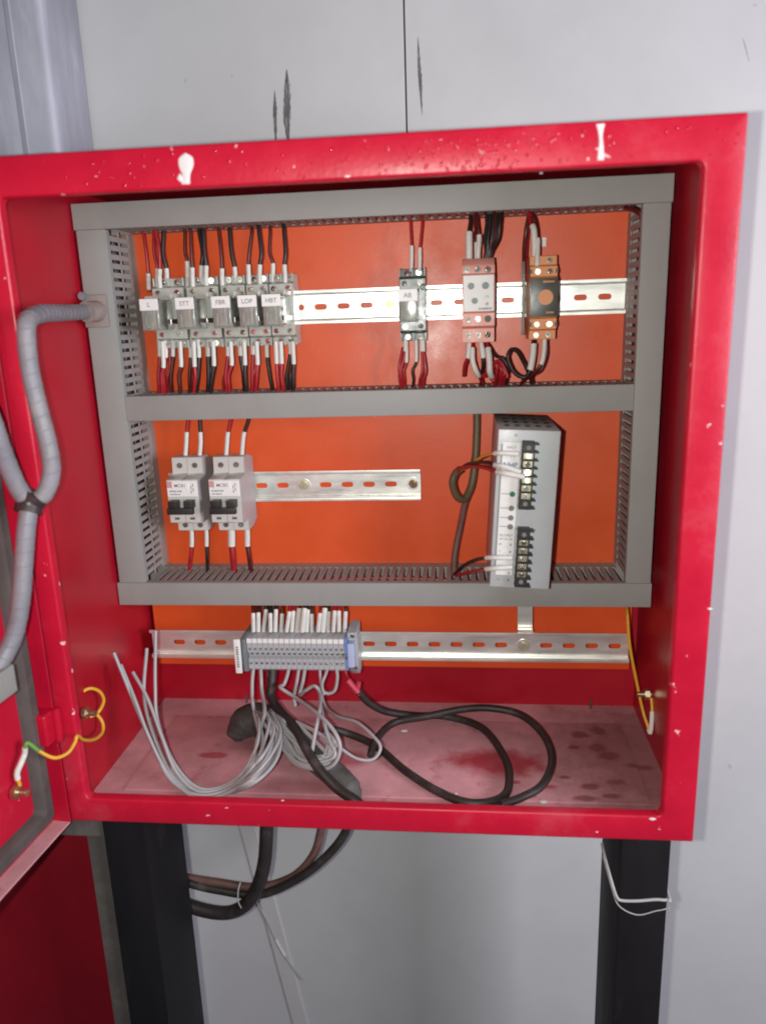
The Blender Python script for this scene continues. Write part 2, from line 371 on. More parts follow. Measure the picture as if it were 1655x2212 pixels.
lps += [rrect(ix0 - 1.4, ix1 + 1.4, iz0 - 1.4, iz1 + 1.4, 6, 9.6), rrect(ix0 - 1.4, ix1 + 1.4, iz0 - 1.4, iz1 + 1.4, 6, 3), rrect(1.5, W - 1.5, 1.5, H - 1.5, 1, 3)]
frame = obj('front_frame', loft(lps), 'red_paint', enc, angle=50)
obj('side_panel', box(0, 1.5, 4.0, D, 0, H, bev=.4, seg=1), 'red_inside', enc)
obj('side_panel', box(W - 1.5, W, 4.0, D, 0, H, bev=.4, seg=1), 'red_inside', enc)
obj('top_panel', box(1.52, W - 1.52, 4.0, D, H - 1.5, H), 'red_inside', enc)
bot = obj('bottom_panel', box(1.52, W - 1.52, 4.0, D, 0, 1.5), 'dusty_floor', enc)
back = obj('back_panel', box(1.52, W - 1.52, D - 1.5, D - .02, 1.52, H - 1.52), 'red_inside', enc)
obj('gland_plate', box(34, 566, 50, 203, 1.5, 3.4, bev=.7, seg=2), 'dusty_floor', bot)
for u in (536, 1270): 
    p = atz(u, 1512, 3); obj('weld_stud', box(p.x - 1.2, p.x + 1.2, 238, 240.4, 1.6, 14, bev=.4), 'dusty_iron', bot)
plate = obj('mounting_plate', box(7, 579, 229, 231, 59, 592, bev=.6, seg=1), 'orange_paint', enc)
# fold flange of the mounting plate back at its lower edge
obj('plate_flange', box(7.2, 578.8, 231.02, 243, 59.1, 61), 'orange_paint', plate)
# runs and drops of white paint on the frame and the floor
def drip(pts, ws, y, parent, m='white_paint', th=.5):
    path = spline(pts, 6); n = len(path); b = bmesh.new(); rows = []
    for i, p in enumerate(path):
        t = i / (n - 1) * (len(ws) - 1); k = min(int(t), len(ws) - 2); w = ws[k] + (ws[k + 1] - ws[k]) * (t - k)
        rows.append([b.verts.new((p.x + w * s, y - th * (1 - s * s) - .05, p.z)) for s in (-1, -.6, 0, .6, 1)])
    for i in range(n - 1):
        for k in range(4): b.faces.new((rows[i][k], rows[i][k + 1], rows[i + 1][k + 1], rows[i + 1][k]))
    return obj('paint_drip', b, m, parent)
A_ = lambda u, v: at(u, v, 0)
drip([A_(401, 331), A_(402, 340), A_(403, 358), A_(403, 378), A_(402, 398)], [.4, 3.2, 5.6, 6.0, 5.2, 3.2, 3.0, 3.4], 0, frame)
drip([A_(389, 376), A_(390, 388), A_(394, 394)], [.5, 2.2, 1.6, .4], 0, frame)
drip([A_(1297, 268), A_(1297, 290), A_(1298, 312), A_(1297, 346)], [3.0, 1.8, 1.2, 1.3, 1.9, 2.3], 0, frame)
for u, v, w in ((750, 381, 2.4), (1168, 374, 1.2), (1532, 1315, 2.2), (1408, 1769, 3.0), (1288, 1797, 1.2), (610, 1729, 1.4), (208, 381, 1)):
    drip([A_(u, v - w), A_(u + 1, v), A_(u, v + w)], [.3, w, w, .3], 0, frame)
def blob(p, r, m, parent, name='paint_drop', h=.6):
    b = bmesh.new(); bmesh.ops.create_icosphere(b, subdivisions=2, radius=1); bmesh.ops.scale(b, verts=b.verts, vec=(r, r * .8, h)); bmesh.ops.translate(b, verts=b.verts, vec=p)
    return obj(name, b, m, parent)
for u, v, r in ((873, 1578, 4.2), (1173, 1731, 4.0), (985, 1714, 1.6)): blob(atz(u, v, 3.7), r, 'white_paint', bot)
# blisters and dried splashes in the paint along the top of the frame
b = bmesh.new()
for i in range(210):
    t = random.random(); u = random.gauss(1010, 120) if i < 150 else random.uniform(60, 1600)
    yt = 335 - u * .0565; v = yt + random.uniform(18, 92)
    p = at(u, v, 0)
    if p.z < H - LT + 2.5 or p.z > H - 3: continue
    s = bmesh.new(); bmesh.ops.create_icosphere(s, subdivisions=2, radius=1); r = random.uniform(.5, 1.5)
    bmesh.ops.scale(s, verts=s.verts, vec=(r, .75, r * 1.2)); bmesh.ops.translate(s, verts=s.verts, vec=p); add(b, s)
obj('paint_blisters', b, 'red_gloss', frame, kind='stuff')
# left-wall earth stud and right-wall earth stud
for pp, sx in ((atx(178, 1540, 2), 1), (atx(1405, 1500, 588), -1)):
    st = obj('earth_stud', cyl((pp.x + sx * 7, pp.y, pp.z), (1, 0, 0), 3, 15, 12), 'brass', enc)
    obj('nut', cyl((pp.x + sx * 4, pp.y, pp.z), (1, 0, 0), 6.2, 5, 6, bev=.5), 'brass', st)

# ------------------------------------------------------------------ the door, hung on the left edge and opened past square
door = bpy.data.objects.new('door', None); door.empty_display_size = .02; COL.objects.link(door); door.parent = enc
door.location = (Vector((1.6, -1.4, 0)) - ORI[enc.name]) * S; TH = math.radians(-94.8); door.rotation_euler = (0, 0, TH)
ORI[door.name] = Vector((1.6, -1.4, 0)); LOC[door.name] = Vector((0, 0, 0))
DW = 588; DD = -18.0
def dobj(name, b, m, parent=door): return obj(name, b, m, parent, local=True)
skin = dobj('door_skin', box(0, DW, DD - 1.5, DD, 0, H, bev=.4, seg=1), 'red_paint')
dobj('door_rim', box(1.6, DW - 1.6, DD, 0, 0, 1.5, bev=.4, seg=1), 'dusty_floor'); dobj('door_rim', box(1.6, DW - 1.6, DD, 0, H - 1.5, H, bev=.4, seg=1), 'red_paint')
dobj('door_rim', box(0, 1.5, DD, 0, 0, H, bev=.4, seg=1), 'red_paint'); dobj('door_rim', box(DW - 1.5, DW, DD, 0, 0, H, bev=.4, seg=1), 'red_paint')
g0, g1, gz = 9.0, 26.0, 10.0
gl = []
for off, y in ((0, DD), (1.0, DD + 7), (4, DD + 11), (g1 - g0 - 4, DD + 11), (g1 - g0 - 1, DD + 7), (g1 - g0, DD)):
    gl.append([Vector((p.x, y, p.z)) for p in rrect(g0 + off, DW - g0 - off, gz + off, H - gz - off, 6, y)])
dobj('gasket', loft(gl), 'gasket')
dinv = (Matrix.Rotation(-TH, 3, 'Z'))
def dl(p): return dinv @ (Vector(p) - Vector((1.6, -1.4, 0)))            # world to door frame
def dw(p): return Matrix.Rotation(TH, 3, 'Z') @ Vector(p) + Vector((1.6, -1.4, 0))
hg = dobj('hinge', box(-1, 18, DD + .2, 1.5, 92, 124, bev=2.5, seg=3), 'red_paint')
dobj('hinge_pin', cyl((2.0, 3.0, 108), (0, 0, 1), 4.2, 34, 14, bev=.8), 'red_paint', hg)
ds = dobj('earth_stud', cyl((50, DD + 8, 66), (0, 1, 0), 3.2, 16, 12), 'brass')
dobj('nut', cyl((50, DD + 4, 66), (0, 1, 0), 7, 5, 6, bev=.5), 'brass', ds)
# wiring duct on the door (only its end shows)
dd = bpy.data.objects.new('door_duct', None)
tmp = thing('wiring_duct', 'pale grey duct end cut off by the left picture edge, on the open door', 'wiring duct', dw((70, DD, 179)), rot=(0, 0, TH))
bpy.data.objects.remove(dd); LOC[tmp.name] = Vector((70, DD, 179))
obj('trough', box(72, 560, DD + .1, 16, 180, 201, bev=.5, seg=1), 'duct_grey', tmp, local=True)
obj('lid', box(69, 562, 16.1, 20, 178.5, 202.5, bev=.8, seg=2), 'duct_grey', tmp, local=True)

# ------------------------------------------------------------------ stand under the box
stand = thing('support_stand', 'black steel stand with two square legs carrying the red enclosure', 'stand', (300, 80, -1500))
def leg(x0, x1):
    o = obj('leg', box(x0, x1, 30, 124, -1500, -3.5, bev=2.2, seg=2), 'leg_black', stand); return o
leg(15, 60); leg(535, 581)
obj('cross_bar', box(60.4, 534.6, 150, 190, -40, -3.6, bev=1.5), 'leg_black', stand) if False else None
obj('side_angle', box(-9, 14.5, 40, 46, -1500, -44, bev=.8), 'dusty_iron', stand)
obj('top_bracket', box(-46, 14.2, 34, 60, -43.6, -3.6, bev=2.0), 'dusty_iron', stand)
obj('bracket_lip', box(-30, 12, 31, 33.8, -18, -15, bev=.7), 'dusty_iron', stand)
obj('top_angle', box(536, 583, 20, 29.6, -9, -.6, bev=1), 'red_dark', stand)

# ------------------------------------------------------------------ wiring ducts
YL, YP = 154.5, 228.9
DX0, DX1, DZ0, DZ1 = 5.0, 579.7, 166.5, 588.6
WX0, WX1, WZ0, WZ1, WZ2, WZ3 = 34.7, 554.9, 191.8, 373.4, 397.6, 564.8
fing_h = None
def duct(label, x0, x1, z0, z1, axis, sides, lid, lidstep=0.0, bar=False):
    """slotted duct; sides: list of (wall, solid?) with wall in lo/hi"""
    t = thing('wiring_duct', label, 'wiring duct', ((x0 + x1) / 2, YP, z0))
    th = 1.5; yb = YL + 3.2
    obj('base', box(x0, x1, YP - 1.5, YP, z0, z1), 'duct_inner', t)
    for wall_, rng in sides:
        if axis == 'x':
            zz = z0 if wall_ == 'lo' else z1 - th; a0, a1 = rng or (x0, x1)
            obj('wall_strip', box(a0, a1, YP - 16, YP - 1.52, zz, zz + th), 'duct_inner', t)
            obj('rim', box(a0, a1, yb, yb + 3.5, zz, zz + th), 'duct_inner', t)
            if bar: obj('break_bar', box(a0, a1, YP - 40, YP - 38, zz + .1, zz + th - .1), 'duct_inner', t)
        else:
            xx = x0 if wall_ == 'lo' else x1 - th; a0, a1 = rng or (z0, z1)
            obj('wall_strip', box(xx, xx + th, YP - 16, YP - 1.52, a0, a1), 'duct_inner', t)
            obj('rim', box(xx, xx + th, yb, yb + 3.5, a0, a1), 'duct_inner', t)
            if bar: obj('break_bar', box(xx + .1, xx + th - .1, YP - 40, YP - 38, a0, a1), 'duct_inner', t)
        pitch, fw = 8.9, 5.3; n = int((a1 - a0) / pitch); off = ((a1 - a0) - n * pitch + (pitch - fw)) / 2; first = None
        for k in range(n):
            s = a0 + off + k * pitch
            if first is None:
                poly = [(yb + 3.52, 0), (yb + 3.52, fw), (YP - 19, fw), (YP - 16.02, fw - 1.4), (YP - 16.02, 1.4), (YP - 19, 0)]
                if axis == 'x':
                    bb = prism([(s + q[1], q[0]) for q in poly], 'z', zz, zz + th)
                else:
                    bb = prism([(q[0], s + q[1]) for q in poly], 'x', xx, xx + th)
                first = obj('finger', bb, 'duct_inner', t, smooth=False)
            else: clone(first, t, (k * pitch, 0, 0) if axis == 'x' else (0, 0, k * pitch))
    lx0, lx1, lz0, lz1 = lid
    l = obj('lid', box(lx0, lx1, YL + lidstep - .2, YL + lidstep + 1.6, lz0, lz1, bev=.7, seg=2), 'duct_grey', t)
    # rolled edges of the lid
    if axis == 'x':
        for zz in (lz0, lz1 - 1.4): obj('lid_edge', box(lx0 + .3, lx1 - .3, YL + lidstep + 1.62, YL + lidstep + 9, zz, zz + 1.4, bev=.3, seg=1), 'duct_grey', l)
    else:
        for xx in (lx0, lx1 - 1.4): obj('lid_edge', box(xx, xx + 1.4, YL + lidstep + 1.62, YL + lidstep + 9, lz0 + .3, lz1 - .3, bev=.3, seg=1), 'duct_grey', l)
    return t
duct('grey slotted wiring duct along the top of the orange plate', DX0, DX1, WZ3 + .6, DZ1 - 1, 'x', [('lo', (WX0, WX1)), ('hi', None)], (DX0 - 1.5, DX1 + 1, WZ3 - .8, DZ1))
duct('grey slotted wiring duct along the bottom, above the terminal rail', DX0, DX1, DZ0 + 1, WZ0 - .6, 'x', [('lo', None), ('hi', (WX0, WX1))], (DX0 - 2.5, DX1 + 1, DZ0, WZ0 + .8))
duct('grey slotted wiring duct across the middle between two openings', WX0 + 1, WX1 - 1, WZ1 + .6, WZ2 - .6, 'x', [('lo', None), ('hi', None)], (WX0 + 1, WX1 - 1, WZ1 - .8, WZ2 + .8), .4)
duct('grey slotted wiring duct upright on the left, conduit clamped to it', DX0 + 1, WX0 - .6, WZ0 + 1, WZ3 - 1, 'z', [('lo', None), ('hi', None)], (DX0 + .6, WX0 + .9, WZ0 + 1, WZ3 - 1), .2, bar=True)
duct('grey slotted wiring duct upright on the right', WX1 + .6, DX1 - 1, WZ0 + 1, WZ3 - 1, 'z', [('lo', None), ('hi', None)], (WX1 - .9, DX1 - .4, WZ0 + 1, WZ3 - 1), .2)

# ------------------------------------------------------------------ DIN rails
def oval(cx, cz, a, r, n=16):
    out = []
    for k in range(n):
        t = 2 * math.pi * k / n + math.pi / n * 0; c, s = math.cos(t), math.sin(t)
        if abs(c) < 1e-6: out.append((cx, cz + r * (1 if s > 0 else -1)))
        else:
            x = (a - r) * (1 if c > 0 else -1) if abs(c) > .2 else (a - r) * c / .2
            out.append((cx + x + r * c, cz + r * s))
    return out
def rail(label, x0, x1, z, yb, phase, bolts, group):
    """yb: y of the web's front face; slots centred at phase + 25k"""
    t = thing('mounting_rail', label, 'rail', ((x0 + x1) / 2, yb, z - 17.5), group)
    b = bmesh.new(); hw = 12.6
    ks = [k for k in range(-60, 60) if phase + 25 * k - 12.5 >= x0 and phase + 25 * k + 12.5 <= x1]
    xs0 = phase + 25 * ks[0] - 12.5; xs1 = phase + 25 * ks[-1] + 12.5
    for k in ks:
        cx = phase + 25 * k; O = oval(cx, z, 6.8, 3.1); R_ = []
        for i in range(16):
            a = 2 * math.pi * i / 16; c, s = math.cos(a), math.sin(a); m_ = max(abs(c) / 12.5, abs(s) / hw); R_.append((cx + c / m_, z + s / m_))
        vo = [b.verts.new((p[0], yb, p[1])) for p in O]; vr = [b.verts.new((p[0], yb, p[1])) for p in R_]; vi = [b.verts.new((p[0], yb + 1.0, p[1])) for p in O]
        for i in range(16):
            j = (i + 1) % 16; b.faces.new((vo[i], vo[j], vr[j], vr[i])); b.faces.new((vo[i], vi[i], vi[j], vo[j]))
    for a0, a1 in ((x0, xs0), (xs1, x1)):
        if a1 - a0 > .5: b.faces.new([b.verts.new(p) for p in ((a0, yb, z - hw), (a1, yb, z - hw), (a1, yb, z + hw), (a0, yb, z + hw))])
    bmesh.ops.remove_doubles(b, verts=b.verts, dist=.01)
    w_ = obj('slotted_web', b, 'zinc', t, smooth=False)
    for s in (-1, 1):
        prof = [(yb, 12.6), (yb - .3, 13.1), (yb - 5.6, 13.3), (yb - 6.4, 14.1), (yb - 6.6, 15), (yb - 6.4, 17.5), (yb - 5.4, 17.5), (yb - 5.5, 14.9), (yb - 4.6, 14.3), (yb + .8, 14.1), (yb + 1.0, 12.6)]
        bb = prism([(p[0], z + s * p[1]) for p in (prof if s > 0 else prof[::-1])], 'x', x0, x1)
        obj('flange', bb, 'zinc', t, angle=25)
    for k in bolts:
        cx = phase + 25 * k; bo = obj('bolt', screw((cx, yb - 3.2, z), 5.2, 3.0), 'brass', t); obj('washer', cyl((cx, yb - .55, z), (0, 1, 0), 7.4, 1.0, 18), 'zinc', bo)
    return t
RY = 227.8
rail('long slotted zinc rail behind the relays, bright with glare', 42, 556, 482.9, RY, 235.2, (3, 10), 'slotted mounting rails')
rail('short slotted zinc rail behind the two circuit breakers', 48, 339, 285.7, RY, 180.3, (1, 6), 'slotted mounting rails')
rail('slotted zinc rail carrying the terminals below the ducts', 20.5, 568, 106.6, 189.3, 278.0, (7,), 'slotted mounting rails')
def standoff(xc, m, lab):
    t = thing('standoff_bracket', lab, 'bracket', (xc, 200, 90), 'rail brackets')
    obj('strap', box(xc - 8.5, xc + 8.5, 198, 200.0, 124.6, 168, bev=.4, seg=1), m, t)
    obj('arm', box(xc - 8.5, xc + 8.5, 190.5, 197.9, 122, 124.5, bev=.4, seg=1), m, t)
    obj('foot', box(xc - 8.5, xc + 8.5, 190.4, 228.7, 88, 90.0, bev=.4, seg=1), m, t)
standoff(455, 'zinc', 'bright zinc strap bracket above the bolt of the lowest rail')
standoff(162, 'dusty_iron', 'dull metal bracket beside the sleeved wires at the terminals')

# ------------------------------------------------------------------ plug-in relays
def relay(xl, name_label, txt, dark=False, wide=26, lab=None, clipx=True):
    zc = 481.0; x0, x1 = xl, xl + wide; sm = 'socket_dark' if dark else 'socket'
    t = thing('plug_in_relay', lab, 'relay', ((x0 + x1) / 2, 222, zc - 40), 'plug-in relays on the upper rail')
    prof = [(221, -36), (200, -36), (200, -28), (190, -26), (190, 26), (200, 28), (200, 36), (221, 36)]
    sk = obj('socket', prism([(q[0], zc + q[1]) for q in prof], 'x', x0, x1, .7), sm, t)
    for s in (-1, 1):                                       # two tiers of terminal screws with barrier ribs
        for k in range(2):
            cx = x0 + wide * (.27 + .46 * k); obj('terminal_screw', screw((cx, 198.6, zc + s * 32), 2.9, 3), 'screw', sk)
            cx2 = x0 + wide * (.2 + .6 * k); obj('terminal_screw', screw((cx2, 188.6, zc + s * 21.5), 2.7, 3), 'screw', sk)
        for k in range(3):
            cx = x0 + .9 + (wide - 1.8) * k / 2; obj('barrier_rib', box(cx - .7, cx + .7, 193.6, 199.9, zc + s * 32 - 4.2, zc + s * 32 + 4.2, bev=.25, seg=1), sm, sk)
    bx0, bx1 = x0 + 2, x0 + 20.5
    bd = obj('relay_case', box(bx0, bx1, 150, 189.8, zc - 16.5, zc + 13.5, bev=1.2, seg=3), 'clear', t)
    obj('coil', cyl(((bx0 + bx1) / 2 - 3, 170, zc - 4), (0, 0, 1), 5.2, 19, 14), 'coil', bd)
    obj('contact_plate', box(bx1 - 7, bx1 - 5, 154, 186, zc - 12, zc + 9), 'contact', bd)
    obj('contact_plate', box(bx0 + 3.2, bx0 + 4.4, 154, 172, zc - 13, zc - 2), 'contact', bd)
    obj('relay_base', box(bx0 + .8, bx1 - .8, 182, 189, zc - 15.4, zc + 12.4), 'socket_dark', bd)
    lp = obj('label_plate', box(bx0 - .3, bx1 + .3, 148.9, 149.9, zc + 3.2, zc + 14.6, bev=.25, seg=1), 'label_white', bd)
    text(txt, ((bx0 + bx1) / 2, 148.8, zc + 8.6), 6.2, 'ink_grey', lp)
    obj('retaining_clip', box(x1 - 3.0, x1 - 1.6, 152, 189.9, zc - 11, zc - 6, bev=.3, seg=1), 'screw', t)
    obj('release_lever', box(x1 - 3.6, x1 - .8, 158, 189.9, zc + 14.2, zc + 19.5, bev=.5), sm, t)
    return t
RX = [at(u, 655, 150).x for u in (303, 380, 458, 515, 567)]
nm = ['L', 'STT', 'FBR', 'LOP', 'HBT']
ordw = ['first relay from the left duct, clear case with short white tag', 'second relay from the left duct, grey socket and white tag', 'middle one of the five grouped relays, white tag', 'fourth relay from the left duct, tight between its neighbours', 'fifth relay from the left duct, last before the bare rail']
for x, n_, w_, ww in zip(RX, nm, ordw, (33.5, 34.0, 25.4, 23.2, 25.0)): relay(x - 2, n_, n_, lab='plug-in ' + w_, wide=ww)
relay(at(861, 655, 165).x - 1, 'AB', 'AB', dark=True, wide=27, lab='single dark relay standing alone on the bright part of the rail')

# ------------------------------------------------------------------ salmon/white timer and amber/black unit
zc = 482.5
t = thing('timer_relay', 'salmon and white electronic timer with dark knobs on the upper rail', 'timer', (402, 222, 440)); x0, x1 = 387.5, 419.0
prof = [(221, 442), (176, 442), (176, 456), (168, 458), (168, 471), (164, 472), (164, 507), (168, 508), (168, 516), (176, 523), (221, 523)]
hs = obj('housing', prism(prof, 'x', x0, x1, .6), 'salmon', t)
fp = obj('face_plate', box(x0 + 1, x1 - 1, 163.2, 163.95, 472.4, 506.6, bev=.25, seg=1), 'label_white', t)
for dx, dz, r, m in ((8.5, 24.5, 3.2, 'knob'), (22.5, 24.5, 3.4, 'knob'), (12.0, 10.5, 3.0, 'knob'), (24.0, 14.0, 1.7, 'led_green'), (24.0, 7.3, 1.6, 'pink_print')):
    kb = obj('knob' if r > 2 else 'indicator', cyl((x0 + dx, 162.4, 472 + dz), (0, 1, 0), r, 1.6, 18, bev=.3), m, t)
    if r > 2: obj('pointer', box(x0 + dx - .3, x0 + dx + .3, 161.4, 161.7, 472 + dz - r * .8, 472 + dz + r * .8), 'ink_grey', kb)
bars(x0 + 22, 163.18, 474.8, 13, 2.0, 'ink_grey', fp, 7)
for i in range(3): 
    obj('terminal_screw', screw((x0 + 5.5 + i * 10, 167.0, 512), 3.3, 3), 'screw', hs)
    if i < 2: obj('terminal_screw', screw((x0 + 6 + i * 9, 167.0, 465), 3.0, 3), 'screw', hs)
    obj('terminal_screw', screw((x0 + 5.5 + i * 10, 175.0, 449), 3.3, 3), 'screw', hs)
obj('empty_hole', cyl((x0 + 25, 167.9, 465), (0, 1, 0), 3.4, .5, 16), 'hole', hs)
t = thing('amber_module', 'orange module with black face and orange disc, rightmost on the rail', 'module', (466, 222, 440)); x0, x1 = 453.5, 479.5
prof = [(221, 443), (178, 443), (178, 452), (171, 453), (171, 463.5), (166, 464.5), (166, 502), (171, 503), (171, 513), (178, 514), (178, 523), (221, 523)]
hs = obj('housing', prism(prof, 'x', x0, x1, .6), 'amber', t)
fp = obj('face_plate', box(x0 - .3, x1 + .3, 164.6, 166.6, 465, 501.6, bev=.5), 'panel_dark', t)
obj('orange_disc', cyl(((x0 + x1) / 2 + 1.5, 164.3, 483.5), (0, 1, 0), 7.2, .7, 28, bev=.15), 'amber', fp)
bars(x0 + 17, 164.58, 498, 11, 1.8, 'amber', fp, 6); bars(x0 + 19, 164.58, 469, 8, 1.8, 'amber', fp, 4)
for i in range(2):
    for z_, y_ in ((447.5, 177), (458, 170), (508, 170), (518.5, 177)): obj('terminal_screw', screw((x0 + 7 + 12 * i, y_, z_), 2.7, 3), 'screw', hs)
    for z_ in (458, 508): obj('notch', box(x0 + (-.4 if i == 0 else 24.4), x0 + (1.6 if i == 0 else 26.4), 168.5, 172, z_ - 2, z_ + 2), 'hole', hs)
o = obj('end_clamp', prism([(221, 447), (203, 447), (200, 452), (200, 512), (203, 520), (221, 520)], 'x', 447.6, 450.8, .5), 'clear', None)
tag(o, 'clear plastic end clamp tight against the orange module\'s left side', 'clamp')
b = box(467, 474, 228.4, 228.85, 535, 544)
o = obj('sticker', b, 'label_white'); tag(o, 'small blank white sticker on the orange plate near the orange module', 'sticker')

# ------------------------------------------------------------------ circuit breakers
def breaker(xl, txt, lab):
    w_ = 34.5; x0, x1 = xl, xl + w_
    t = thing('circuit_breaker', lab, 'circuit breaker', ((x0 + x1) / 2, 222, 244), 'two-pole circuit breakers')
    prof = [(221, 249), (205, 244), (186, 244), (186, 257), (169, 257.4), (164, 259), (164, 307), (180, 308.5), (186, 309.5), (186, 327.5), (205, 327.5), (221, 322)]
    for i in range(2):
        a0 = x0 + i * w_ / 2 + .15; a1 = a0 + w_ / 2 - .3
        pl = obj('pole_module', prism(prof, 'x', a0, a1, .5), 'breaker', t); c = (a0 + a1) / 2
        for z_ in (318.5, 250.5): 
            h_ = obj('screw_hole', cyl((c, 185.8, z_), (0, 1, 0), 3.0, .9, 18), 'hole', pl); obj('clamp_screw', screw((c, 185.2, z_), 2.0, 1), 'screw', h_)
        obj('window', box(c - 2.6, c + 2.6, 163.6, 164.1, 262.5, 265.2), 'hole', pl)
    obj('side_cover', prism([(p[0] + (0.6 if p[0] < 200 else -.4), p[1] + (.5 if p[1] < 280 else -.5)) for p in prof], 'x', x1 + .02, x1 + .5), 'breaker_side', t)
    fc = obj('front_plate', box(x0 + .6, x1 - .6, 162.9, 163.95, 288.5, 306, bev=.3, seg=1), 'label_white', t)
    obj('print_block', box(x0 + 1.0, x0 + 6.5, 162.6, 162.88, 298.5, 305.5), 'pink_print', fc)
    lb = obj('label_plate', box(x0 + 6.6, x0 + 24.6, 162.2, 162.88, 297, 304.6, bev=.15, seg=1), 'label_white', fc)
    text(txt, (x0 + 15.6, 162.1, 300.8), 5.0, 'ink_grey', lb)
    bars(x0 + 10, 162.88, 294.6, 14, 1.6, 'ink_grey', fc, 5); bars(x0 + 9, 162.88, 291.2, 12, 1.4, 'ink_grey', fc, 5)
    for k in range(4): obj('schematic_line', box(x0 + 27.2 + (k % 2) * 2.2, x0 + 28 + (k % 2) * 2.2, 162.6, 162.88, 292 + 2.5 * k, 295.5 + 2.5 * k), 'ink_grey', fc)
    # linked toggle: two levers joined by a bar, switched down
    hb = bmesh.new()
    for i in range(2): box(x0 + 3.5 + i * 17.2, x0 + 3.5 + i * 17.2 + 10.2, 153, 163.8, 277, 285.5, bev=.8, bm=hb)
    tg = obj('toggle', hb, 'black_plastic', t)
    obj('toggle_bar', box(x0 + 2.9, x1 - 2.9, 149.5, 156, 271.5, 278.5, bev=1.0), 'black_plastic', tg)
    return t
xm1 = at(358, 1034, 163).x; xm2 = at(449, 1034, 163).x
breaker(xm1, 'MCB1', 'two-pole circuit breaker next to the left duct, black toggle down')
breaker(xm2, 'MCB2', 'two-pole circuit breaker beside the bare part of the short rail')

# ------------------------------------------------------------------ power supply, hanging slightly askew
PO = Vector((441, 104, 206)); tilt = math.radians(3.0)
psu = thing('power_supply', 'grey box power supply with two black terminal strips, hung askew', 'power supply', PO, rot=(0, tilt, 0)); LOC[psu.name] = Vector((0, 0, 0))
PW, PH = 58.0, 157.0
def pobj(name, b, m, parent=psu, **k): return obj(name, b, m, parent, local=True, **k)
hw = PW / 2
case = pobj('case', box(-hw, hw, 0, 120, 0, PH, bev=1.2), 'psu_grey')
for i in range(5):
    for k in range(4): pobj('vent_slot', box(-22 + i * 10, -17 + i * 10, 22 + k * 24, 36 + k * 24, PH - .4, PH + .15, bev=.12, seg=1), 'hole', case)
ls = pobj('label_strip', box(-hw + 5, -hw + 21, -.5, -.02, 13, PH - 12), 'label_white', psu)
pobj('dark_edge', box(-hw + 3.6, -hw + 4.7, -.35, -.02, 20, PH - 14), 'ink_grey', psu)
def pt_(s, x, z, sz, m='ink_grey', sq=1.0): text(s, (-hw + x, -.6, z), sz, m, ls, local=True, squash=sq)
pt_('INPUT', 13, PH - 17, 3.2); pt_('90-264V AC', 13, PH - 21.5, 2.5); pt_('L  N  E', 13, PH - 26, 2.6)
pt_('NHP', 13, PH - 33.8, 6.4, 'ink_blue', 1.05); pt_('L L', 12.5, PH - 40.5, 3.4, 'ink_blue')
for i, z_ in enumerate((PH - 62, PH - 76, PH - 85.5, PH - 94.5)):
    pobj('indicator_lamp', cyl((-hw + 16.5, -1.0, z_), (0, 1, 0), 2.7, 2, 16, bev=.6), 'led_green' if i == 0 else 'led_grey')
    pobj('lead_line', box(-hw + 6, -hw + 13.4, -.62, -.52, z_ - .35, z_ + .35), 'ink_grey', ls)
pt_('OUTPUT', 13, 53.5, 3.4); pt_('24V DC 10A', 13, 49.8, 2.5)
for i, s_ in enumerate(('NC', 'C', 'NO', '+', '-', 'V+')): pt_(s_, 8, 44.5 - i * 7.3, 2.6); pt_('x' if i % 2 else 'z', 18, 44.5 - i * 7.3, 4.4, 'ink')

def strip(x0, z0, n, pitch, seed, lab):
    random.seed(seed)
    body = pobj(lab, box(x0, x0 + 11.5, -9, -.02, z0 - 2, z0 + n * pitch + 2, bev=.5, seg=1), 'black_plastic')
    for k in range(n + 1): pobj('barrier', box(x0 - .3, x0 + 15, -12, -.3, z0 + k * pitch - .8, z0 + k * pitch + .8, bev=.3, seg=1), 'black_plastic', body)
    for k in range(n):
        c = (x0 + 6, -9.2, z0 + (k + .5) * pitch)
        if k in (0, n - 1) : pobj('mounting_hole', cyl((c[0], -9.1, c[2]), (0, 1, 0), 2.2, .4, 16), 'led_grey', body)
        else:
            cp = pobj('clamp_plate', box(x0 + 1.4, x0 + 10.4, -9.9, -9.02, c[2] - 2.9, c[2] + 2.9, bev=.25, seg=1), 'brass', body)
            pobj('terminal_screw', screw((c[0], -11.2, c[2]), 2.5, 2), 'screw', cp)
strip(-hw + 22.5, PH - 73, 8, 7.7, 3, 'input_terminal_strip'); strip(-hw + 23.5, 5.5, 7, 8.0, 4, 'output_terminal_strip')
pobj('code_sticker', box(-hw + 26, -hw + 38, -.3, -.02, PH - 93, PH - 79), 'terminal', psu)
pobj('print_line', box(-hw + 22, -hw + 41, -.2, -.02, PH - 97.4, PH - 96.2), 'terminal_dark', psu)
for x_, z_ in ((-hw + 17, PH - 5), (-hw + 15, 7), (hw - 7, 62)): pobj('case_screw', screw((x_, -.5, z_), 1.9, 1), 'psu_grey')

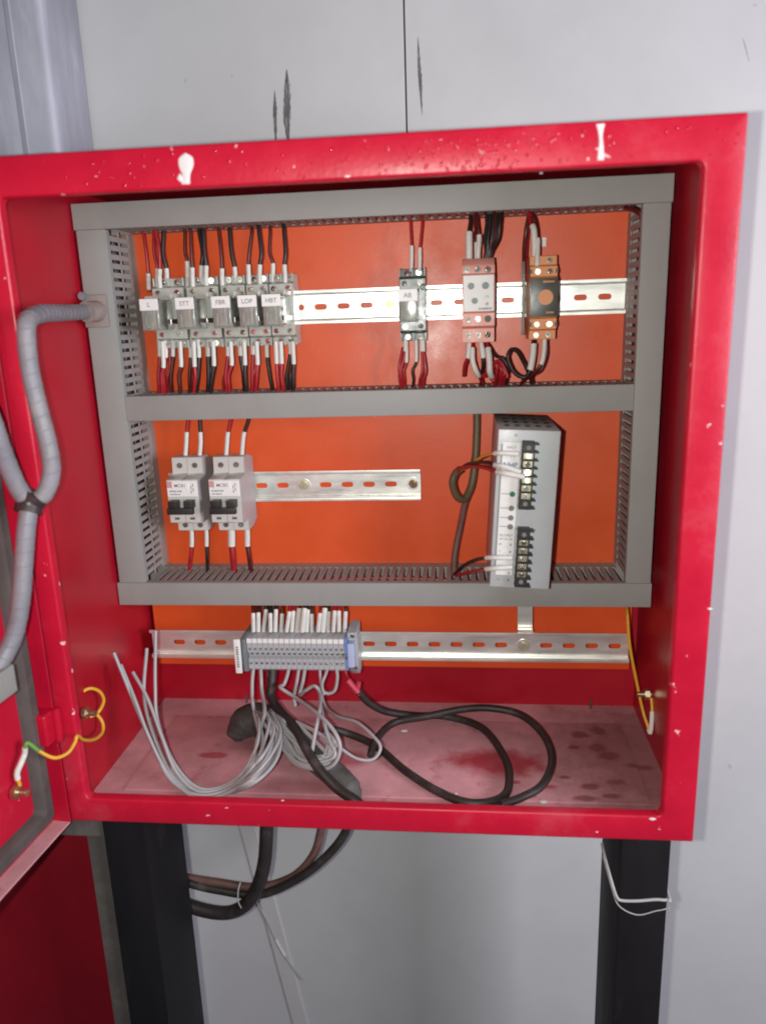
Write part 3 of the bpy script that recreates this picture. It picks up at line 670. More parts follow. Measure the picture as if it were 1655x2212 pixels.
# ------------------------------------------------------------------ terminal strip
ts = thing('terminal_strip', 'row of eighteen grey rail terminals with white markers on the lowest rail', 'terminals', (205, 189, 98))
tx0 = at(534, 1400, 148).x; tx1 = at(744, 1400, 148).x; tw = (tx1 - tx0) / 18; zt = 106.6
prof = [(183, zt - 24), (168, zt - 24), (160, zt - 16), (150, zt - 14), (150, zt - 2), (156, zt), (156, zt + 4.5), (149, zt + 6), (149, zt + 18), (147.4, zt + 18.2), (147.4, zt + 24), (152, zt + 24.5), (183, zt + 25)]
proto = None
for k in range(18):
    a0 = tx0 + k * tw + .12
    if proto is None:
        proto = [obj('terminal_block', prism([(p[0], p[1]) for p in prof], 'x', a0, a0 + tw - .24, .25), 'terminal', ts, smooth=False)]
        tb = proto[0]; c = a0 + tw / 2
        proto += [obj('marker', box(c - tw * .44, c + tw * .44, 146.6, 147.38, zt + 18.6, zt + 23.6, bev=.15, seg=1), 'label_white', tb),
                  obj('wire_hole', box(c - 1.5, c + 1.5, 155.5, 156.05, zt + .6, zt + 4.0), 'hole', tb),
                  obj('screw_hole', cyl((c, 148.9, zt + 10.5), (0, 1, 0), 1.7, .4, 12), 'terminal_dark', tb),
                  obj('screw_hole', cyl((c, 149.9, zt - 7), (0, 1, 0), 1.7, .4, 12), 'terminal_dark', tb),
                  obj('terminal_screw', screw((c, 149.5, zt - 7), 1.1, .5), 'screw', tb)]
    else:
        nb = clone(proto[0], ts, (k * tw, 0, 0))
        for ch in proto[1:]:
            q = ch.copy(); COL.objects.link(q); q.parent = nb
    if k % 1 == 0: text(str(k + 1), (tx0 + (k + .5) * tw, 146.5, zt + 21.1), 3.2, 'ink_grey', proto[1] if k == 0 else [c_ for c_ in nb.children if c_.name.startswith('marker')][0]) if False else None
tagc = obj('name_holder', box(tx0 - 11.8, tx0 - 4.6, 138, 141, 92.5, 133, bev=1.0), 'label_white', ts)
bars(tx0 - 8.2, 137.98, 112, 26, 2.6, 'ink_grey', tagc, 9, True)
obj('end_clamp', prism([(183, 82), (168, 82), (150, 90), (144, 92), (144, 130), (158, 133), (183, 133)], 'x', tx0 - 4.3, tx0 - .3, .4), 'terminal_dark', ts)
obj('holder_stem', box(tx0 - 10, tx0 - 6, 141.05, 183, 98, 126, bev=.5), 'terminal', ts)
obj('end_plate', prism([(p[0] - .6, p[1]) for p in prof], 'x', tx1 + .2, tx1 + 3.0, .3), 'blue_plastic', ts)
obj('blue_insert', box(tx1 + 3.2, tx1 + 10.6, 149, 160, 96, 124, bev=.8), 'blue_pale', ts)
ec = obj('end_clamp', prism([(183, 80), (168, 80), (160, 92), (160, 128), (152, 130), (152, 136), (183, 138)], 'x', tx1 + 3.2, tx1 + 13.5, .5), 'terminal', ts)
for z_ in (132.5, 91): obj('clamp_screw', screw((tx1 + 9.5, 151.2 if z_ > 100 else 159.3, z_), 2.6, 2), 'screw', ec)

# ------------------------------------------------------------------ wires
CN = {'wire_red': 'red', 'wire_black': 'black', 'wire_maroon': 'dark maroon', 'wire_grey': 'grey'}
ORD = ['first', 'second', 'third', 'fourth', 'fifth', 'sixth', 'seventh', 'eighth', 'ninth', 'tenth', 'eleventh', 'twelfth', 'thirteenth', 'fourteenth', 'fifteenth', 'sixteenth', 'seventeenth', 'eighteenth', 'nineteenth', 'twentieth', 'twenty-first', 'twenty-second']
r_, k_, m_ = 'wire_red', 'wire_black', 'wire_maroon'
# above the five relays
TOP = [(310, 321, r_, 590), (333, 341, r_, 580), (337, 346, r_, 581), (354, 360, k_, 580), (400, 405, m_, 565), (412, 416, m_, 578), (431, 436, k_, 574), (440, 446, k_, 574),
       (473, 480, m_, 580), (497, 507, k_, 577), (544, 537, m_, 572), (560, 562, k_, 572), (584, 590, m_, 570), (614, 615, k_, 572)]
for i, (u0, u1, c, vs_) in enumerate(TOP):
    y = 203 - (i % 3) * 4; du = random.uniform(-5, 5)
    pts = [at(u0 - 1, 478, y + 4), at(u0, 500, y), at((u0 + u1) / 2 + du, 545, y - 3), at(u1, vs_, y - 3), at(u1 + random.uniform(-1, 3), 600, y - 1), at(u1 + 2, 632, y)]
    d_ = (vs_ - 478) / (632 - 478)
    wire(pts, 1.6 if c != k_ else 2.2, c, f'{CN[c]} wire with white sleeve above the grouped relays, {ORD[i]} from left', 'sleeved wires above the relays', (d_, .96), 2.55)
BOT = [(345, 345, r_, 768, 0), (358, 357, r_, 770, 0), (353, 352, r_, 792, 1), (374, 372, m_, 768, 0), (391, 390, m_, 790, 1), (412, 411, m_, 770, 0), (420, 419, r_, 790, 1), (430, 425, k_, 770, 0), (449, 449, k_, 768, 0), (462, 455, k_, 788, 1),
       (492, 491, r_, 767, 0), (500, 497, r_, 787, 1), (519, 527, k_, 767, 0), (529, 532, k_, 787, 1), (546, 545, r_, 764, 0), (556, 553, r_, 786, 1), (577, 588, k_, 770, 0), (597, 602, r_, 784, 1), (608, 612, r_, 784, 1), (627, 624, k_, 763, 0), (634, 634, k_, 785, 1)]
for i, (u0, u1, c, vs_, fr) in enumerate(BOT):
    y = 204 - fr * 8 - (i % 2) * 2; bul = random.uniform(-4, 4) - (3 if i % 2 else 0)
    v0 = 722 if not fr else 738
    pts = [at(u0 - 1, v0, y), at(u0, (v0 + vs_) / 2, y - 1), at(u0 + 1, vs_, y - 2), at((u0 + u1) / 2 + bul, 812, y - 2), at(u1 + bul * .3, 840, y), at(u1 - 1, 868, y + 4)]
    wire(pts, 2.2 if c == k_ else 1.9, c, f'{CN[c]} wire with white sleeve below the grouped relays, {ORD[i]} from left', 'sleeved wires below the relays', (0.0, (vs_ - v0) / (868 - v0)), 2.45)
# companions hanging in the bundles below (no sleeve in view)
for i, (u0, u1, c) in enumerate([(349, 347, r_), (366, 363, r_), (416, 415, r_), (456, 452, k_), (496, 488, r_), (523, 530, k_), (551, 549, r_), (603, 606, r_), (630, 628, k_)]):
    y = 208; wire([at(u0, 745, y), at(u0 + 2, 790, y - 2), at(u1 + random.uniform(-5, 5), 820, y - 4), at(u1, 866, y + 3)], 1.5, c, f'{CN[c]} bare-looking wire behind the sleeved ones below the relays, {ORD[i]} from left', 'wires behind the sleeves')
# single relay
for i, (u0, u1, v1) in enumerate([(886, 889, 532), (911, 907, 536)]):
    wire([at(u0, 455, 205), at(u0 + 1, 485, 202), at(u1, v1, 198), at(u1, 560, 198), at(u1 - 1, 590, 200)], 1.4, r_, f'{ORD[i]} of two red wires above the lone dark relay', 'wires of the lone relay', ((v1 - 455) / 135, .97), 2.1)
for i, (u0, u1, v1, c, u2) in enumerate([(874, 868, 757, r_, 866), (877, 874, 780, r_, 872), (898, 893, 778, k_, 886), (910, 906, 757, r_, 905), (914, 914, 757, r_, 910)]):
    wire([at(u0, 712, 203), at(u0 + 1, v1, 200), at(u1 + (6 if c == r_ and i > 2 else -2), 800, 198), at(u1, 825, 200), at(u2, 858, 206)], 1.4, c, f'{CN[c]} sleeved wire below the lone dark relay, {ORD[i]} from left', 'wires of the lone relay', (0, (v1 - 712) / 146), 2.0)
for i, (u0, uu, c) in enumerate([(870, 862, r_), (912, 918, r_)]):
    wire([at(u0, 750, 203), at(uu, 800, 198), at(u0 - 1, 858, 206)], 1.4, c, f'red wire bowing out {"left" if i == 0 else "right"} under the lone dark relay', 'wires of the lone relay')
# timer and amber module
def W_(pts, r, c, label, sl=None, sr=None, cat='wire', group='wires of the timer and the orange module', name='wire'):
    return wire([at(*p) for p in pts], r, c, label, group, sl, sr, cat, name)
W_([(1017, 455, 196), (1016, 480, 190), (1013, 505, 186), (1013, 540, 184), (1013, 575, 186)], 2.0, k_, 'black wire in a wide white sleeve above the timer', (.42, .97), 3.6)
W_([(1030, 455, 196), (1032, 485, 188), (1035, 512, 186), (1033, 540, 184), (1032, 572, 186)], 1.7, m_, 'maroon wire in a white sleeve above the middle of the timer', (.48, .97), 2.6)
W_([(1026, 458, 196), (1027, 500, 190), (1028, 530, 186), (1028, 572, 187)], 1.5, m_, 'maroon wire between the two sleeves above the timer', (.6, .95), 1.8)
for i, (a, b_, c_, col_) in enumerate([(1046, 1052, 1050, k_), (1052, 1058, 1053, k_), (1060, 1066, 1056, k_), (1068, 1072, 1058, m_), (1074, 1076, 1060, k_), (1080, 1080, 1062, k_)]):
    W_([(a + 4, 450, 200 - i * 2), (b_, 480, 196 - i * 3), (b_ - 4, 515, 192 - i * 2), (c_, 545, 190), (c_ - 6, 572, 190)], 2.1, col_, f'{CN[col_]} wire of the dark bundle above the timer, {ORD[i]} from left')
W_([(1141, 460, 198), (1146, 480, 190), (1152, 494, 184), (1154, 515, 182), (1155, 562, 182)], 1.8, r_, 'red wire in a long white sleeve above the orange module', (.36, .97), 3.2)
W_([(1150, 458, 198), (1158, 482, 190), (1161, 520, 182), (1160, 560, 178), (1160, 585, 178)], 1.6, m_, 'maroon wire in a narrow white sleeve above the orange module', (.5, .96), 2.6)
W_([(1143, 462, 200), (1136, 500, 196), (1132, 545, 202), (1133, 590, 212)], 2.2, m_, 'maroon wire dropping left of the orange module')
W_([(1146, 462, 200), (1139, 500, 200), (1136, 550, 206), (1137, 600, 214)], 2.0, r_, 'red wire dropping left of the orange module')
W_([(1013, 712, 186), (1014, 740, 182), (1012, 768, 180), (1004, 790, 184), (1002, 812, 192)], 2.0, r_, 'red wire in a wide sleeve under the left of the timer', (0, .55), 3.6)
W_([(1018, 725, 184), (1020, 755, 178), (1021, 780, 176), (1030, 806, 178), (1045, 830, 200)], 1.8, r_, 'red wire in a curved white sleeve under the timer', (.2, .68), 2.8)
W_([(1036, 705, 184), (1038, 735, 182), (1042, 760, 180), (1044, 790, 182), (1040, 820, 196), (1042, 850, 206)], 2.2, k_, 'black wire in a white sleeve under the middle of the timer', (0, .4), 2.8)
W_([(1051, 738, 186), (1054, 752, 180), (1057, 780, 176), (1058, 803, 176), (1066, 825, 190), (1080, 850, 206)], 1.9, r_, 'red wire in a long white sleeve under the right of the timer', (.12, .58), 3.2)
for i, (a, b_, c_) in enumerate([(1060, 1072, 1066), (1066, 1082, 1074), (1072, 1090, 1078), (1076, 1096, 1084), (1048, 1062, 1064)]):
    W_([(1036 + i * 3, 815, 190), (a, 800 - i * 7, 184), (b_, 788 + i * 8, 180), (c_ + 6, 812 + i * 2, 184), (c_, 850, 208)], 1.7, r_, f'red wire of the looped tangle under the timer, {ORD[i]}')
W_([(1056, 745, 196), (1070, 768, 186), (1086, 775, 182), (1097, 795, 182), (1094, 820, 190), (1092, 852, 206)], 1.7, k_, 'black wire arching over the red tangle')
W_([(1152, 735, 182), (1152, 748, 180), (1150, 770, 178), (1144, 800, 176), (1132, 815, 178), (1112, 806, 178), (1100, 785, 178), (1097, 768, 178), (1105, 755, 180), (1118, 760, 182), (1130, 780, 186), (1142, 806, 190), (1152, 835, 208)], 2.1, k_, 'black wire with a white sleeve looping beside the orange module', (.03, .22), 3.4)
W_([(1176, 733, 182), (1175, 755, 180), (1171, 780, 178), (1162, 797, 178), (1146, 812, 184), (1130, 822, 192), (1115, 852, 208)], 1.9, m_, 'maroon wire with a white sleeve right of the black loop', (.0, .33), 2.5)
W_([(1181, 733, 188), (1180, 770, 186), (1168, 800, 184), (1150, 815, 192), (1160, 850, 208)], 1.5, m_, 'thin maroon wire at the right of the black loop')
# breakers
for i, (u0, u1, c) in enumerate([(407, 403, r_), (432, 434, k_), (499, 491, r_), (537, 525, k_)]):
    wire([at(u0 + 1, 880, 200), at(u0, 905, 200), at(u1 + (u0 - u1) * .25, 935, 200), at(u1, 957, 200), at(u1 - 2, 985, 200)], 2.0, c, f'{CN[c]} wire entering the top of the circuit breakers, {ORD[i]} from left', 'breaker wires', (.5, .98), 2.5)
for i, (u0, u1, c, R2) in enumerate([(415, 409, r_, 2.1), (447, 449, k_, 1.9), (501, 506, r_, 3.4), (535, 543, m_, 2.6)]):
    wire([at(u0 - 1, 1135, 198), at(u0, 1160, 198), at(u0, 1176, 198), at((u0 + u1) / 2, 1205, 198), at(u1, 1235, 204)], R2, c, f'{CN[c]} wire leaving the bottom of the circuit breakers, {ORD[i]} from left', 'breaker wires', (0, .42), R2 * 1.25)
# power-supply cables
def Q(X, Y, y): return (885 + .3676 * X, 857.3 + .3676 * Y, y)
W_([Q(392, 60, 214), Q(395, 150, 214), Q(390, 300, 212), Q(380, 420, 206), Q(360, 530, 200), Q(320, 600, 192), Q(275, 580, 186), Q(252, 510, 184), Q(268, 455, 184), Q(300, 425, 182)], 4.3, 'cable_olive', 'olive brown cable curling beside the power supply', None, None, 'cable', 'power supply cables', 'cable')
W_([Q(380, 360, 216), Q(372, 470, 208), Q(350, 560, 204), Q(322, 640, 206), Q(300, 750, 208), Q(275, 870, 206), Q(262, 960, 200), Q(262, 1050, 192)], 3.8, 'cable_brown', 'brown cable running down to the bottom duct by the power supply', None, None, 'cable', 'power supply cables', 'cable')
W_([Q(285, 440, 184), Q(360, 395, 160), Q(430, 350, 130), Q(500, 332, 100), Q(560, 330, 94), Q(640, 335, 95)], 1.5, 'wire_yellow', 'yellow wire with white sleeve into the power supply\'s upper strip', ('i', 3, 5), 2.3, 'wire', 'power supply wires')
W_([Q(280, 438, 184), Q(340, 395, 164), Q(420, 385, 130), Q(500, 400, 100), Q(560, 410, 92), Q(650, 440, 95)], 1.7, k_, 'black wire with white sleeve into the power supply\'s upper strip', ('i', 3, 5), 2.5, 'wire', 'power supply wires')
W_([Q(270, 445, 184), Q(330, 410, 166), Q(430, 415, 128), Q(515, 442, 98), Q(580, 452, 90), Q(670, 470, 94)], 1.8, r_, 'red wire with white sleeve into the power supply\'s upper strip', ('i', 3, 5), 2.8, 'wire', 'power supply wires')
W_([Q(262, 1040, 180), Q(310, 995, 160), Q(380, 958, 130), Q(450, 946, 100), Q(520, 944, 92), Q(600, 945, 95)], 1.6, k_, 'black wire with white sleeve into the power supply\'s lower strip', ('i', 3, 5), 2.4, 'wire', 'power supply wires')
W_([Q(270, 1050, 180), Q(330, 1035, 158), Q(400, 1020, 124), Q(450, 1012, 100), Q(520, 1005, 92), Q(600, 1000, 95)], 1.8, r_, 'red wire with white sleeve into the power supply\'s lower strip', ('i', 3, 5), 2.5, 'wire', 'power supply wires')
# wires lying inside the ducts, glimpsed through the slots
for lab, z_, y_, c, r2 in (('red wire lying in the top duct', 570, 205, r_, 3), ('black wire lying in the top duct', 577, 195, k_, 4), ('red wire lying in the bottom duct', 184, 190, r_, 3), ('black wire lying in the bottom duct', 178, 200, k_, 5),
                           ('red wire lying in the middle duct', 389, 200, r_, 3), ('black wire lying in the middle duct', 382, 208, k_, 4)):
    wire([(40, y_, z_), (150, y_ - 3, z_ - 2), (300, y_ + 3, z_ + 1), (420, y_ - 2, z_ - 2), (550, y_, z_)], r2, c, lab + ', seen through its slots', 'wires inside the ducts')
for lab, x_, c, r2 in (('black wire lying in the left upright duct', 22, k_, 5), ('maroon wire lying in the right upright duct', 566, m_, 5)):
    wire([(x_, 200, 200), (x_ + 2, 196, 320), (x_ - 2, 202, 440), (x_, 200, 560)], r2, c, lab + ', seen through its slots', 'wires inside the ducts')
# red wire turning into the corner of the top duct
W_([(1352, 448, 190), (1368, 452, 180), (1384, 462, 172), (1390, 472, 176)], 3.0, m_, 'dark red wire poking from the top right corner of the ducts', None, None, 'wire', None)
# terminal wires: sleeves above
def T(X, Y, y): return at(497.8 + .17377 * X, 1294.2 + .17377 * Y, y)
TW = [(285, 180, 290, m_), (350, 170, 350, k_), (445, 130, 415, m_), (498, 180, 500, k_), (568, 130, 560, k_), (645, 180, 635, m_), (735, 160, 700, r_), (785, 150, 765, r_), (860, 115, 830, k_), (925, 120, 895, k_), (965, 135, 950, k_), (1015, 185, 1015, k_),
      (1115, 180, 1090, r_), (1175, 115, 1150, k_), (1225, 155, 1215, k_), (1295, 150, 1280, r_), (1350, 148, 1350, r_), (1432, 155, 1422, m_)]
for i, (xa, ya, xb, c) in enumerate(TW):
    y = 160 + (i % 3) * 3
    wire([T(xa + random.uniform(-25, 25), -90, 196), T(xa + random.uniform(-10, 10), 20, 176), T(xa, ya, y), T((xa + xb) / 2, (ya + 390) / 2, y - 1), T(xb, 400, y)], 1.8, c, f'{CN[c]} wire with white sleeve above the terminals, {ORD[i]} from left', 'sleeved wires above the terminals', ('i', 2, 4), 2.45 if ya > 125 else 3.1)

# ------------------------------------------------------------------ loose wires and cables in the bottom of the box
GG = 'loose grey wires in the bottom of the box'
def D_(pts): return [at(u, v, y - (26 if u > 535 and v > 1535 and y < 165 else 0)) for u, v, y in pts]
wg = 'wire_grey'
# the long bundle that sweeps left and sticks up with free ends
ends = [((247, 1410, 95), 'whose free end reaches furthest left'), ((288, 1452, 100), 'whose free end is bent short'), ((262, 1436, 98), 'just right of the leftmost free end'), ((318, 1400, 105), 'standing upright below the rail end'), ((337, 1362, 118), 'standing upright in front of the rail end')]
mids = [[(300, 1540, 80), (335, 1620, 62), (370, 1685, 46), (425, 1716, 38), (490, 1706, 44), (548, 1655, 70), (568, 1600, 110), (556, 1545, 150)],
        [(320, 1510, 84), (350, 1590, 66), (382, 1668, 50), (432, 1710, 42), (500, 1694, 50), (562, 1640, 74), (592, 1580, 112), (576, 1540, 150)],
        [(292, 1510, 82), (322, 1590, 66), (364, 1672, 50), (418, 1720, 36), (484, 1716, 40), (560, 1664, 64), (606, 1590, 104), (590, 1540, 150)],
        [(312, 1500, 90), (330, 1580, 74), (372, 1672, 52), (428, 1722, 40), (494, 1712, 46), (556, 1640, 80), (582, 1560, 128), (568, 1530, 155)],
        [(336, 1480, 100), (342, 1560, 82), (378, 1650, 60), (436, 1704, 46), (508, 1684, 56), (552, 1620, 90), (560, 1560, 130), (550, 1530, 160)]]
for (e, lab), md in zip(ends, mids): wire(D_([e] + md), 1.85, wg, 'grey wire of the sweeping bundle, ' + lab, GG)
wire(D_([(549, 1430, 168), (545, 1480, 160), (548, 1530, 150), (562, 1590, 140), (566, 1640, 120), (524, 1684, 64), (470, 1708, 52), (420, 1706, 46), (385, 1676, 52)]), 2.1, wg, 'grey wire straight down from the first terminal', GG)
wire(D_([(563, 1430, 168), (566, 1490, 160), (572, 1540, 145), (556, 1600, 110), (545, 1650, 76), (505, 1696, 54), (455, 1712, 48), (405, 1700, 46), (372, 1660, 54)]), 2.1, wg, 'grey wire straight down from the second terminal', GG)
wire(D_([(626, 1430, 168), (622, 1455, 165), (614, 1478, 160), (606, 1485, 150), (640, 1508, 138), (690, 1545, 118), (722, 1580, 100), (735, 1615, 92), (722, 1650, 88), (690, 1662, 92), (640, 1650, 105), (606, 1610, 125)]), 2.1, wg, 'grey wire from a bent tip, looping wide right of the boot', GG)
wire(D_([(648, 1430, 168), (642, 1470, 164), (636, 1505, 158), (638, 1525, 156)]), 2.1, wg, 'short grey wire hanging under the middle terminals, left of two', GG)
wire(D_([(661, 1430, 168), (655, 1470, 164), (648, 1500, 158), (660, 1492, 150), (680, 1482, 146), (692, 1500, 138), (690, 1540, 122), (680, 1590, 106), (672, 1640, 100)]), 2.1, wg, 'grey wire hanging then hooping over under the middle terminals', GG)
wire(D_([(690, 1430, 168), (693, 1470, 164), (700, 1520, 160), (726, 1546, 150), (770, 1560, 128), (806, 1590, 108), (822, 1615, 98), (806, 1640, 92), (770, 1638, 92), (730, 1612, 100), (690, 1585, 118)]), 1.7, wg, 'grey wire making the widest loop to the right', GG)
wire(D_([(712, 1430, 168), (704, 1456, 164), (696, 1478, 160), (700, 1500, 160)]), 1.8, wg, 'grey wire slanting across its neighbour under the terminals', GG)
wire(D_([(723, 1430, 168), (729, 1460, 166), (724, 1490, 164), (710, 1498, 164), (698, 1494, 164)]), 2.0, wg, 'grey wire curling back in a small hook', GG)
wire(D_([(692, 1520, 140), (700, 1560, 118), (712, 1600, 104), (724, 1630, 98), (700, 1645, 94), (650, 1640, 102), (620, 1600, 122), (590, 1560, 146)]), 2.0, wg, 'grey wire looped flat over the dark boot', GG)
wire(D_([(570, 1535, 160), (600, 1575, 140), (625, 1615, 118), (660, 1645, 100), (700, 1640, 98), (726, 1620, 100)]), 2.0, wg, 'grey wire running under the flat loop', GG)
wire(D_([(580, 1530, 160), (610, 1555, 144), (625, 1565, 138)]), 2.3, wg, 'short pale grey wire end lying on the boot', GG)
wire(D_([(640, 1560, 136), (670, 1590, 120), (700, 1620, 104), (716, 1640, 98)]), 2.4, wg, 'pale grey wire end pointing to the lower right', GG)
wire(D_([(646, 1562, 136), (690, 1585, 118), (715, 1610, 106)]), 2.2, wg, 'pale grey wire crossing the black cable', GG)
random.seed(21)
for i in range(9):
    a, b_, c_ = random.uniform(-10, 10), random.uniform(-8, 8), random.uniform(-8, 8)
    pts = [(560 + a * .4 + i * 3, 1532 + b_ * .3, 158), (590 + a + i * 2, 1556 + b_, 146), (606 + i * 4 + a, 1598 + c_, 128), (632 + i * 5, 1636 + b_ * .8 - i, 108), (668 + i * 4, 1654 + c_ - i * 2, 98), (702 + a + i, 1640 + b_ - i, 98), (716 + a, 1606 + c_, 104), (700 + b_, 1578 + a * .6, 118)][:random.choice((6, 7, 8))]
    wire(D_(pts), 1.9, wg, 'thin grey wire in the tangle of loops over the boot', 'grey loops over the boot')
for i in range(5):
    a = random.uniform(-8, 8)
    wire(D_([(556 + i * 8, 1530, 160), (575 + i * 6 + a, 1560, 140), (588 + i * 5, 1600 + a, 120), (570 + i * 6, 1650 + a * .5, 84), (524 + i * 6, 1688 + i, 58), (470 + i * 5, 1706 + i * 2, 50), (425 + i * 3, 1706 + i * 2, 46), (392 + i, 1680 + i * 4, 50), (372, 1655 + i * 5, 56)]), 2.0, wg, 'grey wire crossing from the boot back into the sweeping bundle', 'grey wires joining the sweep')
# the big dusty boot / sheath
P0 = [atz(514, 1600, 6), atz(518, 1580, 16), atz(536, 1560, 24), atz(566, 1556, 26), atz(602, 1580, 22), atz(648, 1614, 16), atz(695, 1650, 14), atz(735, 1684, 10), atz(762, 1708, 6), atz(780, 1722, 2)]
BR = [(0, .25), (.08, .72), (.2, 1.0), (.34, 1.02), (.46, .84), (.6, .70), (.74, .70), (.86, .58), (.95, .34), (1, .08)]
def brf(t):
    for (a, ra), (b_, rb) in zip(BR, BR[1:]):
        if t <= b_: k = (t - a) / (b_ - a); k = k * k * (3 - 2 * k); return (ra + (rb - ra) * k) * (1 + .010 * math.sin(t * 130) + .02 * math.sin(t * 31))
    return .08
o = obj('cable_boot', tube(spline(P0, 14), 19, 22, rf=brf), 'boot', angle=80)
tag(o, 'big dusty black cable boot lying on the floor of the box', 'cable boot')
wire([at(590, 1425, 176), at(588, 1470, 168), at(586, 1505, 160), at(604, 1535, 140), at(636, 1570, 104), at(662, 1618, 74), at(690, 1662, 56), at(728, 1702, 44), at(768, 1730, 34), at(800, 1760, 28)], 5.2, 'cable_black', 'thick black cable from the terminals diving to the lower right', 'black cables in the box', cat='cable', name='cable')
wire([at(578, 1425, 176), at(579, 1460, 170), at(584, 1500, 160)], 1.5, 'wire_maroon', 'maroon core above the thick black cable', 'cable cores')
wire([at(741, 1430, 170), at(748, 1455, 166), at(758, 1475, 160), at(774, 1494, 158)], 1.5, 'wire_red', 'red core entering the pink splice at right of the terminals', 'cable cores')
wire([at(749, 1430, 170), at(748, 1455, 168), at(756, 1472, 162)], 1.5, 'wire_black', 'black core beside the pink splice at right of the terminals', 'cable cores')
o = obj('splice_cap', tube(spline([at(752, 1470, 160), at(762, 1482, 158), at(778, 1500, 156)], 6), 3.6, 12), 'splice_red'); tag(o, 'pink red splice cap at the start of the long black cable', 'splice')
obj('splice_wing', tube(spline([at(775, 1474, 158), at(774, 1484, 158), at(770, 1493, 158)], 5), 2.6, 10), 'splice_red', o)
# black cable coil on the floor
FZ = 7.6
CO = [at(774, 1494, 156), at(800, 1520, 164), at(838, 1538, 176)] + [atz(u, v, z) for u, v, z in ((900, 1546, 16), (965, 1548, FZ), (1040, 1572, FZ), (1086, 1630, FZ), (1100, 1680, FZ), (1085, 1722, FZ), (1020, 1735, FZ), (950, 1712, FZ), (875, 1665, FZ), (812, 1612, FZ + 2), (750, 1584, FZ + 6), (700, 1572, 26))]
wire(CO, 4.3, 'cable_black', 'black cable looping across the floor from the pink splice', 'black cables in the box', cat='cable', name='cable', res=10)
CO2 = [atz(u, v, z) for u, v, z in ((800, 1632, 10), (812, 1598, 14), (850, 1562, 16), (920, 1548, 24), (1000, 1532, 30), (1060, 1530, 30), (1125, 1545, 26), (1172, 1586, 22), (1192, 1640, 18), (1172, 1694, 14), (1128, 1722, 12), (1080, 1738, 16))]
wire(CO2, 4.1, 'cable_black', 'black cable forming the outer loop on the floor', 'black cables in the box', cat='cable', name='cable', res=10)
# yellow earth wires
wire([at(1352, 1290, 214), at(1355, 1330, 180), at(1360, 1395, 172), at(1374, 1470, 168), at(1388, 1535, 160), at(1400, 1572, 150), at(1404, 1582, 146), at(1407, 1560, 150), at(1408, 1530, 156), at(1406, 1508, 162)], 1.7, 'wire_yellow', 'yellow earth wire down the right side to a stud', 'yellow earth wires', (.80, .93), 2.6)
L0 = [(183, 1538, 60), (176, 1510, 58), (178, 1496, 56), (196, 1487, 62), (216, 1494, 70), (225, 1512, 74), (218, 1532, 72), (206, 1544, 66), (190, 1549, 60)]
wire(D_(L0), 1.8, 'wire_yellow', 'small yellow earth wire loop at the left wall stud', 'yellow earth wires', (.06, .20), 2.6)
dstud = dw((50, -9, 69))
L1 = [at(180, 1546, 58), at(206, 1542, 66), at(222, 1560, 66), at(222, 1582, 58), at(205, 1597, 36), at(182, 1598, 8), at(168, 1590, -8), at(163, 1604, -12), at(148, 1626, -18), at(120, 1637, -28), at(90, 1625, -34), at(62, 1605, -38), at(56, 1615, -40), at(54, 1630, -40), at(46, 1650, -46), at(38, 1672, -50), Vector((dstud.x, dstud.y, dstud.z + 4))]
o = wire(L1, 1.8, 'wire_yellow', 'yellow green earth strap from the left wall to the open door', 'yellow earth wires', (.83, .97), 2.7)
pth = spline(L1, 8); obj('green_length', tube(cut(pth, .745, .83), 1.95, 9), 'wire_green', o)

# ------------------------------------------------------------------ flexible conduits at the door
def conduit(pts, r, m, label, ribs=True):
    path = spline(pts, 12); o = obj('flexible_conduit', tube(path, r, 18), m, angle=80); tag(o, label, 'conduit', 'spiral wrapped conduits')
    if ribs:                                                     # spiral wrap
        tot = sum((b - a).length for a, b in zip(path, path[1:])); n = int(tot * 1.1); hp = []
        fine = cut(path, .01, .99); L = [0]
        for a, b in zip(fine, fine[1:]): L.append(L[-1] + (b - a).length)
        nrm = Vector((0, 1, 0)); i = 0
        for k in range(n):
            d = L[-1] * k / (n - 1)
            while i < len(L) - 2 and L[i + 1] < d: i += 1
            p = fine[i].lerp(fine[i + 1], (d - L[i]) / max(1e-6, L[i + 1] - L[i])); t = (fine[i + 1] - fine[i]).normalized()
            nrm = (nrm - t * nrm.dot(t)).normalized(); bn = t.cross(nrm); a = d / 11.5 * 2 * math.pi
            hp.append(p + (nrm * math.cos(a) + bn * math.sin(a)) * (r - .25))
        obj('spiral_wrap', tube(hp, .75, 5), m, o, angle=80)
    return o
c1 = conduit([at(208, 672, 148), at(180, 674, 128), at(130, 676, 60), at(90, 678, 6), at(62, 692, -22), at(58, 730, -28), at(66, 800, -28), at(84, 880, -28), at(105, 960, -28), at(112, 1020, -28), at(96, 1068, -30), at(62, 1092, -34)], 7.2, 'conduit', 'grey spiral conduit from the left duct bending down to the tape')
for (pa, pb) in (((205, 672, 146), (175, 674, 124)),):
    pass
cl = thing('conduit_clamp', 'dark dusty clamp fixing the conduit to the left duct', 'clamp', at(208, 672, 150))
ce = at(210, 672, 152)
obj('clamp_plate', box(ce.x - 13, ce.x + 12, 149.5, 154, ce.z - 16, ce.z + 16, bev=1.5), 'conduit_dusty', cl)
obj('collar', tube(spline([at(212, 672, 151), at(198, 673, 141), at(188, 673.5, 134)], 6), 10.5, 18), 'conduit_dusty', cl)
obj('ear', cyl((ce.x - 11, 147, ce.z + 15), (0, 1, 0), 4, 5, 14, bev=.6), 'conduit', cl)
c2 = conduit([at(-60, 820, -70), at(-20, 900, -62), at(8, 980, -52), at(38, 1050, -42), at(64, 1088, -36)], 7.4, 'conduit', 'grey spiral conduit running up and out at the left edge')
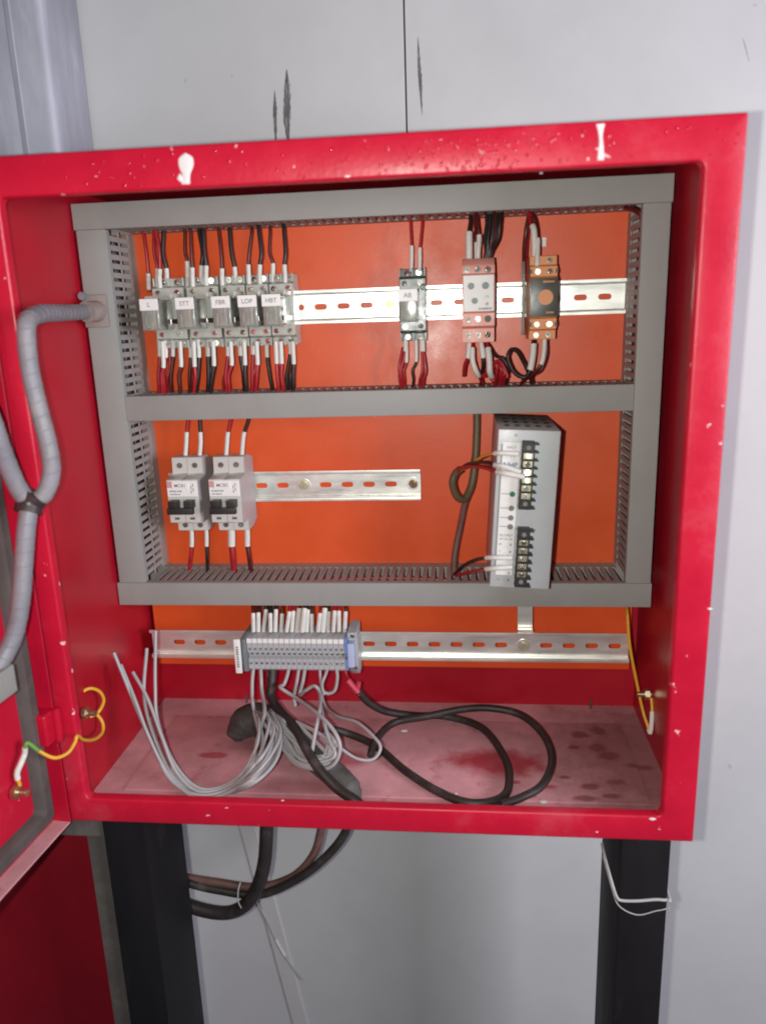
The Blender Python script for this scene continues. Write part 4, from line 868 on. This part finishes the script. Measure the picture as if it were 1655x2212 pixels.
c3 = conduit([at(66, 1086, -38), at(58, 1140, -44), at(52, 1220, -50), at(46, 1300, -56), at(32, 1370, -62), at(12, 1415, -70), at(-12, 1450, -80)], 7.4, 'conduit', 'grey spiral conduit going down from the tape to the door duct')
tpth = spline([at(80, 1070, -34), at(66, 1086, -36), at(60, 1108, -40)], 6)
tag(obj('tape_wrap', tube(tpth, 9.6, 18, flat=1.15), 'tape', angle=60), 'black tape binding the three grey conduits together', 'tape')

# ------------------------------------------------------------------ cables hanging under the box and other small things
def C_(pts, r, label, m='cable_black'): return wire([at(*p) for p in pts], r, m, label, 'black cables under the box', cat='cable', name='cable', n=12)
C_([(578, 1740, 150), (576, 1800, 150), (572, 1860, 150), (558, 1912, 152), (530, 1955, 156), (480, 1972, 160), (400, 1952, 164), (330, 1900, 168)], 8.4, 'thickest black cable curving down from the box and left behind the leg')
C_([(760, 1740, 170), (745, 1800, 168), (700, 1855, 166), (640, 1900, 164), (560, 1932, 166), (470, 1922, 168), (400, 1905, 170), (330, 1880, 172)], 5.4, 'longest black cable sweeping left from under the box')
C_([(700, 1740, 176), (692, 1800, 176), (675, 1850, 174), (630, 1895, 172), (556, 1916, 172), (470, 1906, 172), (400, 1894, 176), (330, 1870, 178)], 5.0, 'maroon tinged black cable between the other two below the box', 'cable_brown')
tie = spline([at(520, 1906, 152), at(515, 1925, 146), at(516, 1950, 146), at(528, 1970, 152)], 8)
tag(obj('cable_tie', tube(tie, .8, 8), 'white_wire', angle=80), 'pale cable tie round the bundle of black cables under the box', 'cable tie')
lg = 29.0
wire([at(1300, 1822, 60), at(1306, 1850, 45), at(1322, 1910, 32), at(1332, 1938, 28.2), at(1342, 1945, 28.0), at(1375, 1946, 28.0), at(1415, 1943, 28.0), Vector((579, 28.0, -96.5 + (at(1415, 1943, 28).z + 96.5))), Vector((582.8, 32, at(1415, 1943, 28).z)), Vector((583, 90, at(1415, 1943, 28).z - 2))], 1.5, 'white_wire', 'white wire tied round the right leg of the stand', 'thin wires on the right leg')
wire([at(1302, 1850, 60), at(1320, 1915, 34), at(1336, 1956, 28.4), at(1375, 1976, 28.4), at(1415, 1968, 28.4), Vector((580, 28.6, at(1415, 1966, 28).z + 2)), Vector((582.3, 34, at(1415, 1966, 28).z + 3)), Vector((582.4, 90, at(1415, 1966, 28).z + 3))], .6, 'white_wire', 'thin grey thread sagging below the white wire on the right leg', 'thin wires on the right leg')
wire([at(556, 1950, YW - 3), at(575, 1985, YW - 4), at(596, 2030, YW - 4), at(620, 2072, YW - 4), at(640, 2100, YW - 4), at(656, 2118, YW - 4)], 1.0, 'wire_grey', 'thin wire hanging on the wall below the cables', None, (.45, .66), 1.5)
